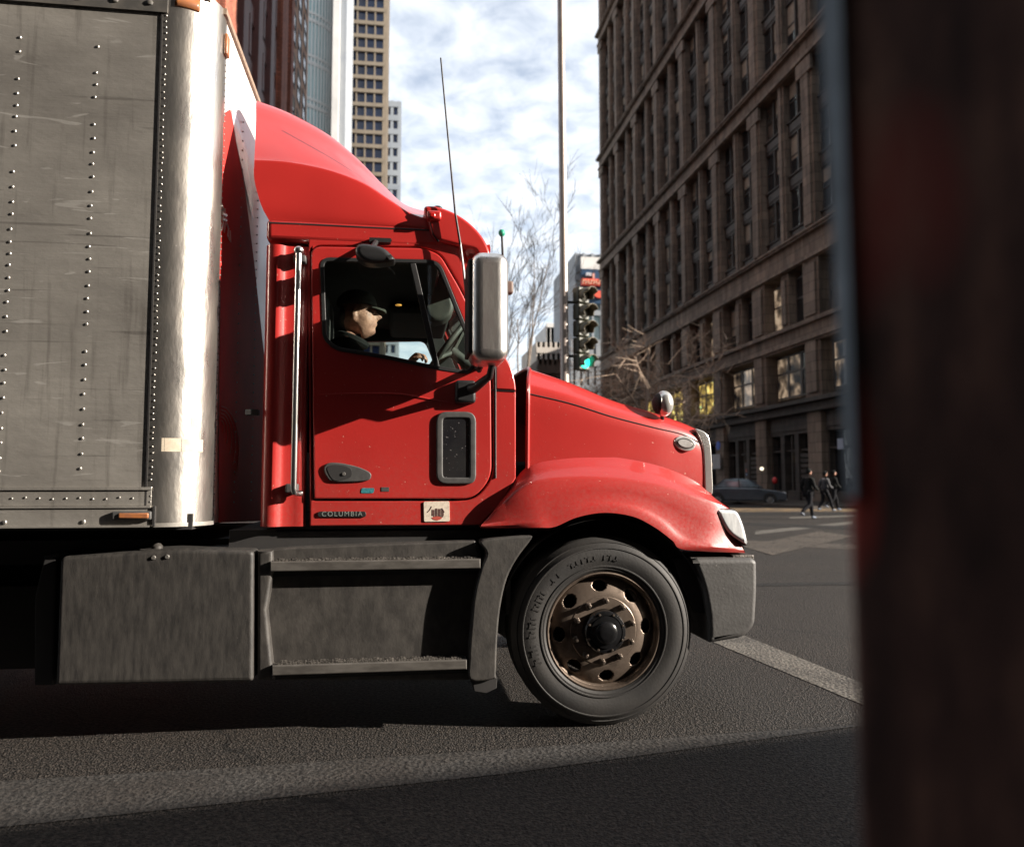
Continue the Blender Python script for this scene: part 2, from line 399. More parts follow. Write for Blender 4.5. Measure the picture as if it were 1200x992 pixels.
# ---- cab sides (near side and far side share their outlines)
door_out = fillet(pxl([(362, 287), (496, 289), (517, 297), (549, 352), (577, 432), (578, 560), (556, 586.5), (366, 586.5)], YS), [.07, .05, .08, .2, .1, .12, .12, .02])
win = fillet(pxl([(376, 303), (514, 306), (551, 397), (556, 430), (548, 438), (508, 432), (459, 421), (393, 410), (379, 397)], YS), [.05, .06, .2, .03, .04, .3, .3, .12, .08])
def shrink(loop, d):
    """move an outline inwards by d"""
    L = len(loop); P = [Vector((p[0], p[1])) for p in loop]
    area = sum(P[i].x * P[(i + 1) % L].y - P[(i + 1) % L].x * P[i].y for i in range(L)); sg = 1 if area > 0 else -1
    out = []
    for i in range(L):
        a = (P[i] - P[i - 1]); b = (P[(i + 1) % L] - P[i])
        na = Vector((-a.y, a.x)).normalized() if a.length > 1e-7 else Vector((0, 0)); nb = Vector((-b.y, b.x)).normalized() if b.length > 1e-7 else Vector((0, 0))
        n = (na + nb); n = n.normalized() if n.length > 1e-6 else n
        out.append(P[i] + n * d * sg)
    return out
cab_out = pxl([(361.5, 270), (505, 270), (526, 274), (541, 292), (566, 352), (590, 412), (602, 440), (604.5, 458), (604.5, 560), (584, 594), (562, 615), (363, 616.5)], YS)
plate('cab_side', [cab_out, door_out], YS, YS + .05, .008, 'red', T)
rear_out = pxl([(313, 286.5), (360, 286.5), (361.5, 616.5), (302.5, 617)], YS)
# rear side panel with a rounded pressed rib
rp0 = at(313, 286.5, YS); rp1 = at(302.5, 617, YS); zt, zb = rp0.z, rp1.z; xa, xb = xz(308, 400, YS)[0], xz(360.3, 400, YS)[0]
prof = [(xa + .03, .30), (xa, .09), (xa + .006, .035), (xa + .03, .006), (xa + .06, 0), (xa + .085, .004), (xa + .105, .022), (xa + .125, .03), (xb - .05, .03), (xb - .02, .026), (xb - .004, .03), (xb, .045), (xb, .08)]
vs = []; fs = []
NR = 10
for j in range(NR):
    z = zb + (zt - zb) * j / (NR - 1)
    for x, dy in prof: vs.append((x, YS - .015 + dy, z))
for j in range(NR - 1):
    for k in range(len(prof) - 1): a = j * len(prof) + k; fs.append((a, a + 1, a + 1 + len(prof), a + len(prof)))
o = mk('rear_side_panel', vs, fs, 'red', T, True, 60)
# upper cab band and roof
xr0 = xz(312, 262, YS)[0]; xr1 = xz(505, 270, YS)[0]; zr0 = xz(400, 285.5, YS)[1]; zr1 = xz(400, 263.5, YS)[1]
rbox('cab_roof', xr0, xr1 + .08, YS - .004, 2 * CY - YS + .004, zr0, zr1 + .02, .03, 'red', T, 4)
zsill = xz(400, 616, YS)[1]
rbox('cab_back', xr0 + .02, xr0 + .07, YS + .06, 2 * CY - YS - .06, zsill, zr1 - .05, .01, 'red', T)
rbox('cab_floor', xr0 + .08, 0.58, YS + .06, 2 * CY - YS - .06, zsill - .03, zsill + .03, 0, 'grime', T)
# inside of the cab: headliner, far wall below and behind the window, firewall
rbox('headliner', xr0 + .09, xr1 + .05, YS + .07, 2 * CY - YS - .07, zr0 - .05, zr0 - .005, 0, 'interior', T)
FAR = 2 * CY - YS
far_out = pxl([(313, 286), (520, 286), (541, 292), (566, 352), (590, 412), (602, 440), (604, 470), (604, 560), (584, 594), (562, 615), (303, 616)], YS)
far_win = fillet([Vector(p) + Vector((0.0, 0)) for p in pxl([(400, 318), (512, 318), (545, 397), (548, 428), (400, 410)], YS)], .05)
plate('far_cab_side', [far_out, far_win], FAR - .04, FAR, .006, 'red', T)
plate('far_wall_trim', [shrink(far_out, .03), far_win], FAR - .07, FAR - .045, .004, 'interior', T)
rbox('sleeper_curtain', xr0 + .10, xr0 + .13, YS + .07, FAR - .08, zsill + .04, zr0 - .06, 0, 'interior', T)

# ---- door
D = plate('door', [shrink(door_out, .010), win], YS - .012, YS + .03, .009, 'red', T, 3)
plate('window_seal', [shrink(win, -.004), shrink(win, .017)], YS - .016, YS + .02, .003, 'seal', D)
plate('window_glass', [shrink(win, .006)], YS + .004, YS + .008, .0005, 'glass', D)
a0, a1 = xz(480.5, 309, YS), xz(508.5, 431, YS); b0, b1 = xz(487, 309, YS), xz(515.5, 432, YS)
plate('window_divider', [[a0, b0, b1, a1]], YS - .013, YS + .018, .003, 'seal', D)
# pressed crease on the door skin below the glass
cr = MB(); cr.tube([at(*q, YS - .0115) for q in spl([(372, 462), (420, 461), (470, 462), (520, 471), (545, 476)], 8)], [.001 + .006 * math.sin(math.pi * i / 32) for i in range(33)], 8)
o = cr.build('door_crease', 'red', D)
# lower kerb window in the door
kw = fillet(pxl([(511, 482.5), (557.5, 482.5), (557.5, 567), (511, 567)], YS), [.06, .06, .05, .06])
fr = plate('kerb_window', [kw, shrink(kw, .036)], YS - .027, YS, .008, 'frame_grey', D)
plate('pane', [shrink(kw, .03)], YS - .018, YS - .008, .001, 'dirtyglass', fr)
hd = spl(pxl([(380, 549), (385, 542.5), (400, 542.5), (420, 547), (433, 553), (435, 558.5), (430, 563), (410, 564.5), (390, 564), (383, 558)], YS), 5, True)
hp = plate('door_handle', [hd], YS - .024, YS - .005, .006, 'frame_grey', D)
hin = spl(pxl([(384, 550), (388, 545), (400, 545), (411, 549), (412, 558), (402, 562), (391, 562)], YS), 5, True)
plate('handle_recess', [hin], YS - .0265, YS - .022, .001, 'grime', hp)
lk = MB(); lk.lathe_y(at(403, 555, YS - .026), [(0, -.006), (.008, -.006), (.010, 0)], 14); lk.build('lock', 'rivet', hp)
o = plate('door_sticker', [fillet(pxl([(424, 571.5), (439, 571.5), (438, 577.5), (423, 577.5)], YS), .008)], YS - .0145, YS - .011, .0005, 'teal', D)
o['label'] = 'small teal sticker'
plate('door_sticker', [pxl([(447, 570.5), (456, 570.5), (456, 575.5), (447, 575.5)], YS)], YS - .0145, YS - .011, .0005, 'frame_grey', D)['label'] = 'small grey sticker'
# sill badge and sticker
bd = fillet(pxl([(372.5, 599), (429, 599), (429, 605.5), (372.5, 605.5)], YS), .014)
bg = plate('sill_badge', [bd], YS - .008, YS + .002, .002, 'black', T)
c = at(400.8, 602.1, YS - .009); text('lettering', 'COLUMBIA', .036, 'badge_letters', bg, c, (R(90), 0, 0), .001, 1.28)
st = plate('sill_sticker', [fillet(pxl([(496.5, 587.5), (526.5, 587), (527, 610.5), (497, 611)], YS), .008)], YS - .006, YS + .001, .0005, 'sticker', T)
mb = MB()
for (x, y, w, h) in [(506, 597, 3, 7), (510, 595.5, 2.5, 9), (513.5, 596, 3, 8), (517.5, 597, 2.5, 7), (508, 604.5, 11, 1.2)]:
    p = at(x, y, YS - .0064); mb.box(p.x, p.x + w * .0048, p.y - .0006, p.y + .0003, p.z - h * .0048, p.z)
mb.tube([at(501, 600, YS - .0065), at(504, 597, YS - .0065), at(506, 593, YS - .0065)], .002, 5)
mb.tube([at(521, 600, YS - .0065), at(518, 595, YS - .0065)], .002, 5)
mb.build('sticker_print', 'sticker_ink', st, False)
plate('sticker_mark', [spl(pxl([(505.5, 606.5), (512, 604.6), (518, 606.5), (512, 609.5)], YS), 5, True)], YS - .0072, YS - .005, .0003, 'sticker_red', st)

# ---- roof fairing
def at3(lst, Ys): return [at(p[0], p[1], Ys if not isinstance(Ys, (list, tuple)) else Ys[i]) for i, p in enumerate(lst)]
crest = at3([(301, 118), (340, 133), (385, 158), (420, 187), (450, 218), (474, 240), (503, 249)], 4.78)
fair = [at3([(316, 259.5), (350, 261.5), (390, 263.5), (430, 265.5), (465, 267), (485, 268), (504, 269)], 4.372),
        at3([(306, 240), (345, 246), (388, 252), (430, 257.5), (463, 262), (484, 265), (503, 266.5)], 4.366),
        at3([(298, 210), (342, 214), (387, 222), (428, 233), (459, 247), (482, 257), (502, 261)], 4.375),
        at3([(298, 190), (340, 193), (385, 202), (425, 217), (456, 236), (480, 250), (502, 257)], 4.385),
        at3([(298, 187), (340, 190), (385, 199), (425, 214), (456, 234), (480, 249), (502, 256.5)], 4.392),
        at3([(298.2, 184), (340, 187.5), (385, 197), (425, 212.5), (456, 233), (480, 248.5), (502, 256)], 4.408),
        at3([(299, 168), (340, 174), (385, 187), (423, 206), (454, 229), (478, 245.5), (502, 253.5)], 4.48),
        at3([(300, 140), (340, 152), (385, 172), (421, 196), (451, 222), (476, 242), (502.5, 250.5)], 4.62),
        crest,
        [p + Vector((0, .30, .045)) for p in crest], [Vector((p.x, CY, p.z + .06)) for p in crest]]
loft('roof_fairing', fair, 'redtop', T, n=6, cross=4, mirror=CY, caps=True, ang=24)
# seam strip between fairing and roof
mb = MB(); mb.tube([at(*q, 4.3685) for q in [(315, 261.2), (350, 262.6), (390, 264.6), (430, 266.6), (465, 268.2), (503, 270)]], .0055, 6); mb.build('roof_seam', 'seal', T)

# ---- sun visor over the windscreen
visp = pxl([(497, 244.5), (508, 242.5), (520, 245.5), (532, 250.5), (545, 258.5), (556, 268), (566, 280), (572.5, 293), (573.5, 300.5), (568, 303.5), (560, 300.5), (556, 294), (544, 290.5), (528, 286.5), (514, 282.5), (506, 276), (502, 262)], 4.36)
vis = spl(visp, 4, True)
V = plate('sun_visor', [vis], 4.335, 4.44, .018, 'redtop', T, 3)
vis2 = spl([(x, z + (.075 if 8 <= i <= 15 else 0)) for i, (x, z) in enumerate(visp)], 4, True)
plate('visor_span', [vis2], 4.425, 2 * CY - 4.425, .012, 'redtop', V, 3)
pa = at(500.5, 247.5, 4.33); pb = at(517, 259, 4.33)
ml = rbox('marker_lamp', pa.x, pb.x, 4.305, 4.37, pb.z, pa.z, .012, 'redtop', V)
rbox('lens', pa.x + .012, pa.x + .045, 4.300, 4.33, pb.z + .008, pa.z - .014, .008, 'redlamp', ml)
mb = MB(); mb.ball(at(513, 243.5, 4.36), .017, 10, sq=(1.5, 1, .7)); mb.ball(at(509.5, 243.5, 4.36), .010, 8); mb.build('antenna_mount', 'black', V)
mb = MB(); mb.tube([at(502.8, 248, 4.345), at(505, 262, 4.342), at(508, 275, 4.342), at(514, 283, 4.345)], .006, 6); mb.build('visor_gasket', 'seal', V)

# ---- windscreen
wl = [at(541, 294, YS + .03), at(566, 353, YS + .03), at(590, 413, YS + .03)]
wc = [p + Vector((.10, 0, 0)) for p in wl]; wc = [Vector((p.x, CY, p.z)) for p in wc]
loft('windscreen', [wl, [a.lerp(b, .35) + Vector((.02, 0, 0)) for a, b in zip(wl, wc)], wc], 'glass', T, n=3, cross=3, mirror=CY)
mb = MB(); mb.tube([p + Vector((0, .02, 0)) for p in wl], .022, 8); mb.build('windscreen_pillar', 'red', T)
mb = MB(); mb.tube([Vector((p.x, 2 * CY - p.y, p.z)) for p in wl], .03, 8); mb.build('windscreen_pillar', 'red', T)

# ---- cowl, dark gap and bonnet
cw = fillet(pxl([(580.5, 417), (591, 417), (598, 428), (603.5, 446), (604.5, 458), (580.5, 456.5)], YS), [0, .03, .06, .06, .01, 0])
plate('cowl', [cw], YS - .010, YS + .10, .01, 'red', T)
mb = MB(); mb.tube([at(557, 456.8, YS - .002), at(578, 457, YS - .002), at(604, 458.3, YS - .002)], .0035, 6); mb.build('cowl_seam', 'seal', T)
mb = MB(); mb.tube([at(580.3, 418, YS - .006), at(580.6, 560, YS - .004)], .006, 6); mb.build('door_gap', 'seal', T)
HS = [4.43, 4.43, 4.44, 4.465, 4.50, 4.53]
hb = at3([(618, 566), (665, 560), (715, 560), (765, 572), (800, 584), (829, 595)], HS)
hl = at3([(618.5, 505), (667, 508), (716, 514), (765, 524), (801, 535), (828, 551)], [y - .004 for y in HS])
hc = at3([(619, 461), (668, 472.5), (717, 488), (765, 500.5), (800, 509), (824, 521)], HS)
hs = at3([(619.3, 445), (668, 458), (717, 475), (765, 489.5), (800, 500.5), (822, 511)], [y + .045 for y in HS])
ht = at3([(619.5, 432), (668, 448.5), (717, 469), (765, 483.5), (800, 495.5), (819, 504.5)], [y + .20 for y in HS])
hm = [Vector((p.x + .03 * i / 5, CY - .35, p.z + .03)) for i, p in enumerate(ht)]
hmm = [Vector((p.x + .05 * i / 5, CY, p.z + .045)) for i, p in enumerate(ht)]
H = loft('hood', [hb, hl, hc, hs, ht, hm, hmm], 'red', T, n=6, cross=4, mirror=CY, ang=50)
mb = MB(); mb.tube([p + Vector((0, -.0005, 0)) for p in spl(hc, 6)], .0035, 6); mb.build('hood_seam', 'seal', H)
# back edge lip of the bonnet and firewall in the gap
mb = MB(); mb.tube(spl([hb[0], hl[0], hc[0], hs[0], ht[0], hm[0], hmm[0]], 5), .012, 8); mb.build('hood_lip', 'red', H)
zf0 = xz(610, 600, YS)[1]; zf1 = xz(610, 440, YS)[1]
rbox('firewall', .585, .61, YS + .03, FAR - .03, .6, zf1, 0, 'grime', T)
rbox('engine_block', .66, 1.65, 4.75, 6.25, .55, 1.45, .05, 'grime', T)
# badge on the bonnet
bc = [at(802 + 12.2 * math.cos(t) + 2.2 * math.sin(t), 519.5 - 8.2 * math.sin(t) + 3.4 * math.cos(t), 4.49) for t in [2 * math.pi * k / 28 for k in range(28)]]
bo = [(p.x, p.z) for p in bc]
B = plate('hood_badge', [bo], 4.478, 4.52, .006, 'badge_ring', T)
plate('badge_plate', [shrink(bo, .013)], 4.475, 4.484, .001, 'bumper', B)
plate('badge_emblem', [shrink(bo, .021)], 4.4725, 4.48, .001, 'badge_ring', B)
# hood mirror
mb = MB()
cm = at(777, 470, 4.50)
for i in range(1): pass
mb.ball(cm + Vector((.006, 0, -.014)), .078, 24, sq=(.72, .85, 1.0))
HM = mb.build('hood_mirror', 'chrome', T); subsurf(HM, 1)
mb = MB(); mb.ball(cm + Vector((-.026, 0, -.014)), .062, 20, sq=(.62, .85, 1)); mb.build('mirror_face', 'grime', HM)
mb = MB(); mb.tube([cm + Vector((-.005, .01, -.04)), cm + Vector((.008, .04, -.10)), cm + Vector((.012, .09, -.16))], .012, 8); mb.build('mirror_stalk', 'black', HM)
mb = MB(); mb.ball(at(812.5, 508.5, 4.535), .012, 10, sq=(1.6, .6, .7)); mb.build('hood_latch', 'grime', H)

# ---- grille surround and grille
gs = spl(pxl([(814, 502.5), (822, 504.5), (828, 509), (831.2, 517), (832.8, 530), (833.8, 552), (834.3, 577), (830, 577.5), (825.5, 574), (824.6, 557), (823.4, 530), (821, 517), (817.5, 509)], 4.53), 4, True)
plate('grille_surround', [gs], 4.515, 2 * CY - 4.515, .007, 'chrome', T)
gx = xz(835, 540, 4.53)[0]
mb = MB()
for k in range(9):
    z = xz(834, 515 + k * 7.4, 4.53)[1]; mb.box(gx - .02, gx + .012 - k * .000, 4.62, 2 * CY - 4.62, z - .010, z + .008)
mb.build('grille', 'black', T)

# ---- fender (near and far)
fA = at3([(592, 580), (603, 562), (617, 547), (634, 539), (673, 534), (716, 535), (758, 542), (790, 552), (815, 564), (832, 578), (840, 586)], [4.44] * 7 + [4.46, 4.49, 4.52, 4.56])
fB = at3([(572, 606), (590, 588), (608, 573), (631, 563), (673, 559), (718, 560), (760, 565.5), (795, 574), (825, 584), (846, 592), (858, 598)], [4.33, 4.31, 4.30] + [4.295] * 5 + [4.30, 4.32, 4.37])
fC = at3([(564, 615), (590, 613), (625, 610), (645, 604), (675, 593), (710, 589), (745, 594), (775, 609), (800, 630), (832, 640), (870, 642)], [4.31, 4.29] + [4.262] * 7 + [4.265, 4.32])
fD = at3([(563, 618), (600, 618.5), (630, 618), (650, 617), (676, 606), (708, 600.5), (742, 605), (768, 618), (788, 633), (803, 644), (873, 647.5)], [4.31, 4.285] + [4.25] * 7 + [4.258, 4.325])
mid = lambda a, b, t, dy: [p.lerp(q, t) + Vector((0, dy, 0)) for p, q in zip(a, b)]
fend = [fA, mid(fA, fB, .07, .004), mid(fA, fB, .5, -.006), mid(fA, fB, .9, -.006), fB, mid(fB, fC, .08, -.005), mid(fB, fC, .5, -.002), mid(fB, fC, .90, .006), fC, mid(fC, fD, .4, -.004), fD, [p + Vector((0, .03, .004)) for p in fD], [p + Vector((0, .45, .01)) for p in fD]]
FE = loft('fender', fend, 'red', T, n=7, ang=32)
far_f = [[Vector((p.x, 2 * CY - p.y, p.z)) for p in r] for r in fend]
loft('fender', far_f, 'red', T, n=4, ang=48)
# nose panel joining the two fenders, grille opening behind the surround
nx = at(842, 590, 4.56)
nose = [[at(840, 586, 4.56), at(858, 598, 4.37) + Vector((.0, .0, 0)), at(872, 643, 4.33), at(873, 647, 4.33)],]
loft('nose_panel', [nose[0], [p + Vector((.045, .25, 0)) for p in nose[0]], [Vector((p.x + .06, CY, p.z)) for p in nose[0]]], 'red', T, n=3, cross=3, mirror=CY)
rbox('grille_backing', gx - .1, gx - .04, 4.58, 2 * CY - 4.58, nx.z - .05, xz(820, 512, 4.6)[1], 0, 'grime', T)

# ---- headlight
hlp = spl(pxl([(838.5, 598), (848, 597), (860, 598.5), (866, 608), (870.5, 622), (873, 637), (866, 634), (853, 625), (845, 614)], 4.33), 5, True)
HL = plate('headlight', [shrink(hlp, -.006)], 4.305, 4.42, .01, 'grime', T)
plate('lens', [hlp], 4.292, 4.38, .02, 'lens', HL, 4)
mb = MB(); mb.tube([at(868.5, 612, 4.33), at(871.5, 622, 4.33), at(873.5, 634, 4.33)], .008, 8); mb.build('side_reflector', 'indicator', HL)
mb = MB()
for k in range(4):
    mb.tube([at(845 + k * 6, 600 + k * 1.0, 4.292), at(852 + k * 5.2, 616 + k * 4, 4.292)], .0016, 5)
mb.v = []; mb.f = []; mb.m = []; mb.ball(at(856, 612, 4.315), .012, 8); mb.build('bulb', 'lens', HL)

# ---- bumper
bpo = pxl([(808.5, 653), (880, 653), (886, 657), (886.5, 690), (884, 733), (871, 746), (829.5, 753), (828.8, 720), (823.5, 690), (816, 668)], 4.29)
bo2 = fillet(bpo, [.01, .03, .04, .1, .05, .04, .02, .15, .2, .1])
BU = plate('bumper', [bo2], 4.27, 2 * CY - 4.27, .03, 'bumper', T, 4)
p0, p1 = xz(858, 651, 4.3), xz(884, 655, 4.3)
rbox('bumper_step', p0[0], p1[0], 4.30, 2 * CY - 4.30, p1[1] - .005, p0[1] + .004, .006, 'step', BU)
# wheel-arch liner
ca = at(705, 735, 4.35)
mb = MB(); prof = []
vs = []; fs = []
for i in range(25):
    a = R(8 + 172 * i / 24)
    for y in (4.28, 4.95): vs.append((ca.x + .01 + .60 * math.cos(a), y, ca.z + .0 + (.60 if a > 0 and a < math.pi else .60) * math.sin(a)))
for i in range(24): fs.append((2 * i, 2 * i + 1, 2 * i + 3, 2 * i + 2))
fs.append(tuple(2 * i + 1 for i in range(25)))
mk('wheel_arch_liner', vs, fs, 'grime', T)
# dark flap between arch and bumper
plate('splash_guard', [pxl([(789, 655), (808, 652), (824, 690), (828, 718), (815, 718), (800, 690)], 4.33)], 4.32, 4.36, .004, 'grime', T)

# ---- wheels
def wheel(cx, yo, cz, parent, front=True, flip=False, name='wheel'):
    w = bpy.data.objects.new(name, None); link(w, parent)
    if parent.name in ABS: ABS[w.name] = Vector((0, 0, 0)); w.matrix_parent_inverse = Matrix.Translation(-ABS[parent.name])
    c = Vector((cx, yo, cz)); s = -1 if flip else 1
    pr = [(.318, .030), (.322, .016), (.335, .006), (.345, .006), (.349, .0), (.354, .0), (.357, .005), (.385, -.002), (.42, -.004), (.447, .003), (.450, -.001), (.455, .0), (.459, .006), (.478, .020), (.482, .018), (.487, .024), (.503, .042), (.508, .046), (.510, .05)]
    for g0 in (.085, .130, .175, .220): pr += [(.5145, g0 - .002), (.500, g0), (.500, g0 + .009), (.5145, g0 + .011)]
    pr += [(.510, .285), (.495, .31), (.46, .325), (.33, .31)]
    mb = MB(); mb.lathe_y(c, [(r, dy * s) for r, dy in pr], 96)
    ty = mb.build('tyre', 'rubber', w, True, 32)
    if front:
        mb = MB(); rnd = random.Random(3)
        # worn raised lettering and rib block on the sidewall
        a = R(150)
        for k in range(17):
            th = R(148 + 3.5 * k); rad = Vector((math.cos(th), 0, math.sin(th))); tg = Vector((-math.sin(th), 0, math.cos(th)))
            if k in (5, 11): continue
            L = .038 if k % 3 else .030
            mb.obox(c + rad * (.392 - L / 2 + .008) + tg * -.006 + Vector((0, -.0055, 0)), rad * L, tg * .010, Vector((0, .006, 0)))
            if k % 2: mb.obox(c + rad * (.392 - L / 2 + .008 + L * .75) + tg * -.006 + Vector((0, -.0055, 0)), rad * .008, tg * .024, Vector((0, .006, 0)))
        for k, th in enumerate([R(t) for t in (136, 130, 117, 112.5, 108, 103, 98, 90, 85, 80)]):
            rad = Vector((math.cos(th), 0, math.sin(th))); tg = Vector((-math.sin(th), 0, math.cos(th)))
            mb.obox(c + rad * .385 + tg * -.005 + Vector((0, -.0055, 0)), rad * .028, tg * .007, Vector((0, .004, 0)))
            if k % 3 != 1: mb.obox(c + rad * (.385 + .012 * (k % 3)) + tg * -.004 + Vector((0, -.0055, 0)), rad * .006, tg * .020, Vector((0, .004, 0)))
        for k in range(0):
            th = R(205 + 5.2 * k); rad = Vector((math.cos(th), 0, math.sin(th))); tg = Vector((-math.sin(th), 0, math.cos(th)))
            if k % 4 == 3: continue
            mb.obox(c + rad * (.415 - .01 * (k % 2)) + Vector((0, -.0065, 0)), rad * .022, tg * (.006 + .014 * (k % 3 == 0)), Vector((0, .006, 0)))
        merge(ty, mb.build('sidewall_lettering', 'rubber', None))
    # rim: flange and barrel
    mb = MB(); mb.lathe_y(c, [(r, dy * s) for r, dy in [(.300, .04), (.306, .020), (.312, .012), (.319, .014), (.322, .024), (.319, .036), (.30, .045), (.292, .06), (.285, .10), (.285, .2), (.28, .28)]], 80)
    rm = mb.build('rim', 'rim', w, True, 40)
    # disc with hand holes
    hcn = 8; nR, nT = 30, 288; r0, r1 = .185, .287
    def dy(r):
        t = (r - r0) / (r1 - r0); return (.034 + .034 * t ** 1.6 if front else .12)
    pts = {}; vs = []; fs = []
    def inhole(x, z):
        for k in range(hcn):
            th = R(49 + 45 * k); hx, hz = .243 * math.cos(th), .243 * math.sin(th)
            d = Vector((x - hx, z - hz)); u = d.dot(Vector((math.cos(th), math.sin(th)))); v = d.dot(Vector((-math.sin(th), math.cos(th))))
            q = (u / .031) ** 2 + (v / .041) ** 2
            if q < 1: return True
        return False
    for i in range(nR + 1):
        r = r0 + (r1 - r0) * i / nR
        for k in range(nT):
            a = 2 * math.pi * k / nT; vs.append((c.x + r * math.cos(a), c.y + s * dy(r), c.z + r * math.sin(a)))
    for i in range(nR):
        for k in range(nT):
            a, b = i * nT + k, i * nT + (k + 1) % nT; q = (a, b, b + nT, a + nT)
            mx = sum(vs[j][0] for j in q) / 4 - c.x; mz = sum(vs[j][2] for j in q) / 4 - c.z
            if not inhole(mx, mz): fs.append(q)
    bm = bmesh.new(); bv = [bm.verts.new(v) for v in vs]
    for f in fs: bm.faces.new([bv[j] for j in f])
    loose = [v for v in bm.verts if not v.link_faces]; bmesh.ops.delete(bm, geom=loose, context='VERTS')
    dk = bm_obj('wheel_disc', bm, 'rim', w, True, 60); solid(dk, .014, 0)
    # hub flange, nuts, hub
    mb = MB(); mb.lathe_y(c, [(r, d_ * s) for r, d_ in [(.192, .046), (.190, .030), (.183, .024), (.15, .024), (.118, .026), (.115, .03)]], 64); mb.build('hub_flange', 'rim', w, True, 30)
    if front:
        for k in range(10):
            th = R(14 + 36 * k); p = c + Vector((.163 * math.cos(th), 0, .163 * math.sin(th)))
            mb = MB(); mb.lathe_y(p, [(.017, .024), (.017, .012), (.0145, .010), (.0145, -.010), (.008, -.013), (.008, -.028), (0, -.029)], 6); mb.build('lug_nut', 'nut', w, True, 30)
    mb = MB(); mb.lathe_y(c, [(r, d_ * s) for r, d_ in [(.116, .03), (.114, -.018), (.108, -.026), (.094, -.030), (.088, -.028), (.085, -.036), (.062, -.040), (.058, -.052), (.05, -.058), (.03, -.062), (0, -.063)]], 48); hb_ = mb.build('hub', 'hub', w, True, 30)
    if front:
        mb = MB()
        for k in range(8):
            th = R(20 + 45 * k); mb.ball(c + Vector((.10 * math.cos(th), -.03, .10 * math.sin(th))), .008, 6)
        merge(hb_, mb.build('hub_bolts', 'nut', None))
    mb = MB(); mb.lathe_y(c, [(.0, .16 * s), (.26, .16 * s), (.27, .25 * s), (.2, .3 * s), (0, .3 * s)], 32); mb.build('brake_drum', 'grime', w)
    return w
wheel(ca.x, 4.285, .515, T)
wheel(ca.x, 2 * CY - 4.285, .515, T, front=False, flip=True)
for xd in (-3.35, -4.65):
    wheel(xd, 4.33, .515, T, front=False); wheel(xd, 2 * CY - 4.33, .515, T, front=False, flip=True)

# ---- chassis and underbody
mb = MB(); mb.box(-5.2, 1.6, 5.02, 5.14, .62, .95); mb.box(-5.2, 1.6, 5.86, 5.98, .62, .95); mb.box(-.85, .60, 4.62, 6.38, .86, 1.02); mb.box(-2.4, .3, 4.8, 6.2, .3, .75)
mb.box(ca.x - .09, ca.x + .09, 4.5, 6.5, .42, .56); mb.box(-5.2, 1.5, 5.2, 5.8, .35, .6)
mb.build('chassis', 'grime', T)
# fuel tank behind a dirty panel
YT = 4.27
tk = fillet(pxl([(70, 652), (130, 648), (200, 643), (297.3, 644.5), (296.5, 798.5), (64.5, 803)], YT), [.03, .05, .05, .03, .02, .02])
TK = plate('fuel_tank', [tk], YT, YT + .62, .022, 'tank', T, 4)
mb = MB(); pc = at(184, 645.5, YT + .1); mb.tube([pc + Vector((0, 0, -.03)), pc + Vector((0, 0, .012)), pc + Vector((0, 0, .014))], [.085, .085, .02], 20); mb.ball(pc + Vector((0, 0, .02)), .03, 10, sq=(1, 1, .8))
mb.tube([pc + Vector((-.17, -.02, -.022)), pc + Vector((-.05, -.02, .004)), pc + Vector((.07, -.02, .006)), pc + Vector((.1, -.03, -.03))], .008, 6)
mb.build('filler_cap', 'skirt', TK)
mb = MB()
for q in [(180, 653), (196, 652)]:
    c = at(*q, YT); mb.lathe_y(c, [(0, -.008), (.009, -.008), (.012, 0)], 10)
merge(TK, mb.build('bolts', 'rivet', None))
plate('tank_bracket', [pxl([(40, 700), (52, 650), (66, 650), (62, 803), (40, 803)], YT + .05)], YT + .05, YT + .5, .01, 'grime', T)
tkf = [(p[0], p[1]) for p in tk]; plate('fuel_tank', [tkf], 2 * CY - YT - .62, 2 * CY - YT, .03, 'tank', T)
# step fairing
SP = plate('step_fairing', [fillet(pxl([(301, 645), (340, 641), (558, 632), (566, 655), (556, 700), (552, 797), (302, 797)], YT + .075), .02)], YT + .075, YT + .5, .012, 'skirt', T, 3)
plate('fairing_column', [pxl([(301, 645), (319, 645), (319.5, 670), (312, 715), (318, 775), (321, 797.5), (300.5, 797.5)], YT)], YT + .012, YT + .14, .02, 'skirt', SP, 4)
plate('upper_panel', [fillet(pxl([(305, 645), (340, 641.5), (557, 633), (563, 655), (318, 657.5)], YT + .05), .01)], YT + .05, YT + .13, .01, 'skirt', SP)
def stepbar(l, r, ty, by, ny):
    a, b = xz(l[0], l[1], YT), xz(r[0], r[1], YT); hgt = .052
    st_ = plate('step', [[(a[0], a[1] - hgt), (b[0], a[1] - hgt), (b[0], a[1]), (a[0], a[1])]], YT - .01, YT + .17, .008, 'stepbar', T, 3)
    mb = MB(); n_ = 62
    for i in range(n_):
        x = a[0] + .03 + (b[0] - a[0] - .06) * i / (n_ - 1)
        for j, y in enumerate((YT + .008, YT + .05, YT + .09)):
            xx = x + (.01 if j % 2 else 0)
            mb.box(xx - .006, xx + .006, y - .004, y + .012, a[1] - .002, a[1] + .009 + .003 * math.sin(i * 7.7 + j))
    merge(st_, mb.build('tread', 'step', None))
    plate('step_gap', [[(a[0] - .01, a[1] - hgt - .034), (b[0] + .005, a[1] - hgt - .034), (b[0] + .005, a[1] - hgt + .004), (a[0] - .01, a[1] - hgt + .004)]], YT + .055, YT + .10, .002, 'grime', T)
stepbar((317, 657.5), (563, 655.5), 0, 0, 0)
stepbar((319, 779), (547, 777), 0, 0, 0)
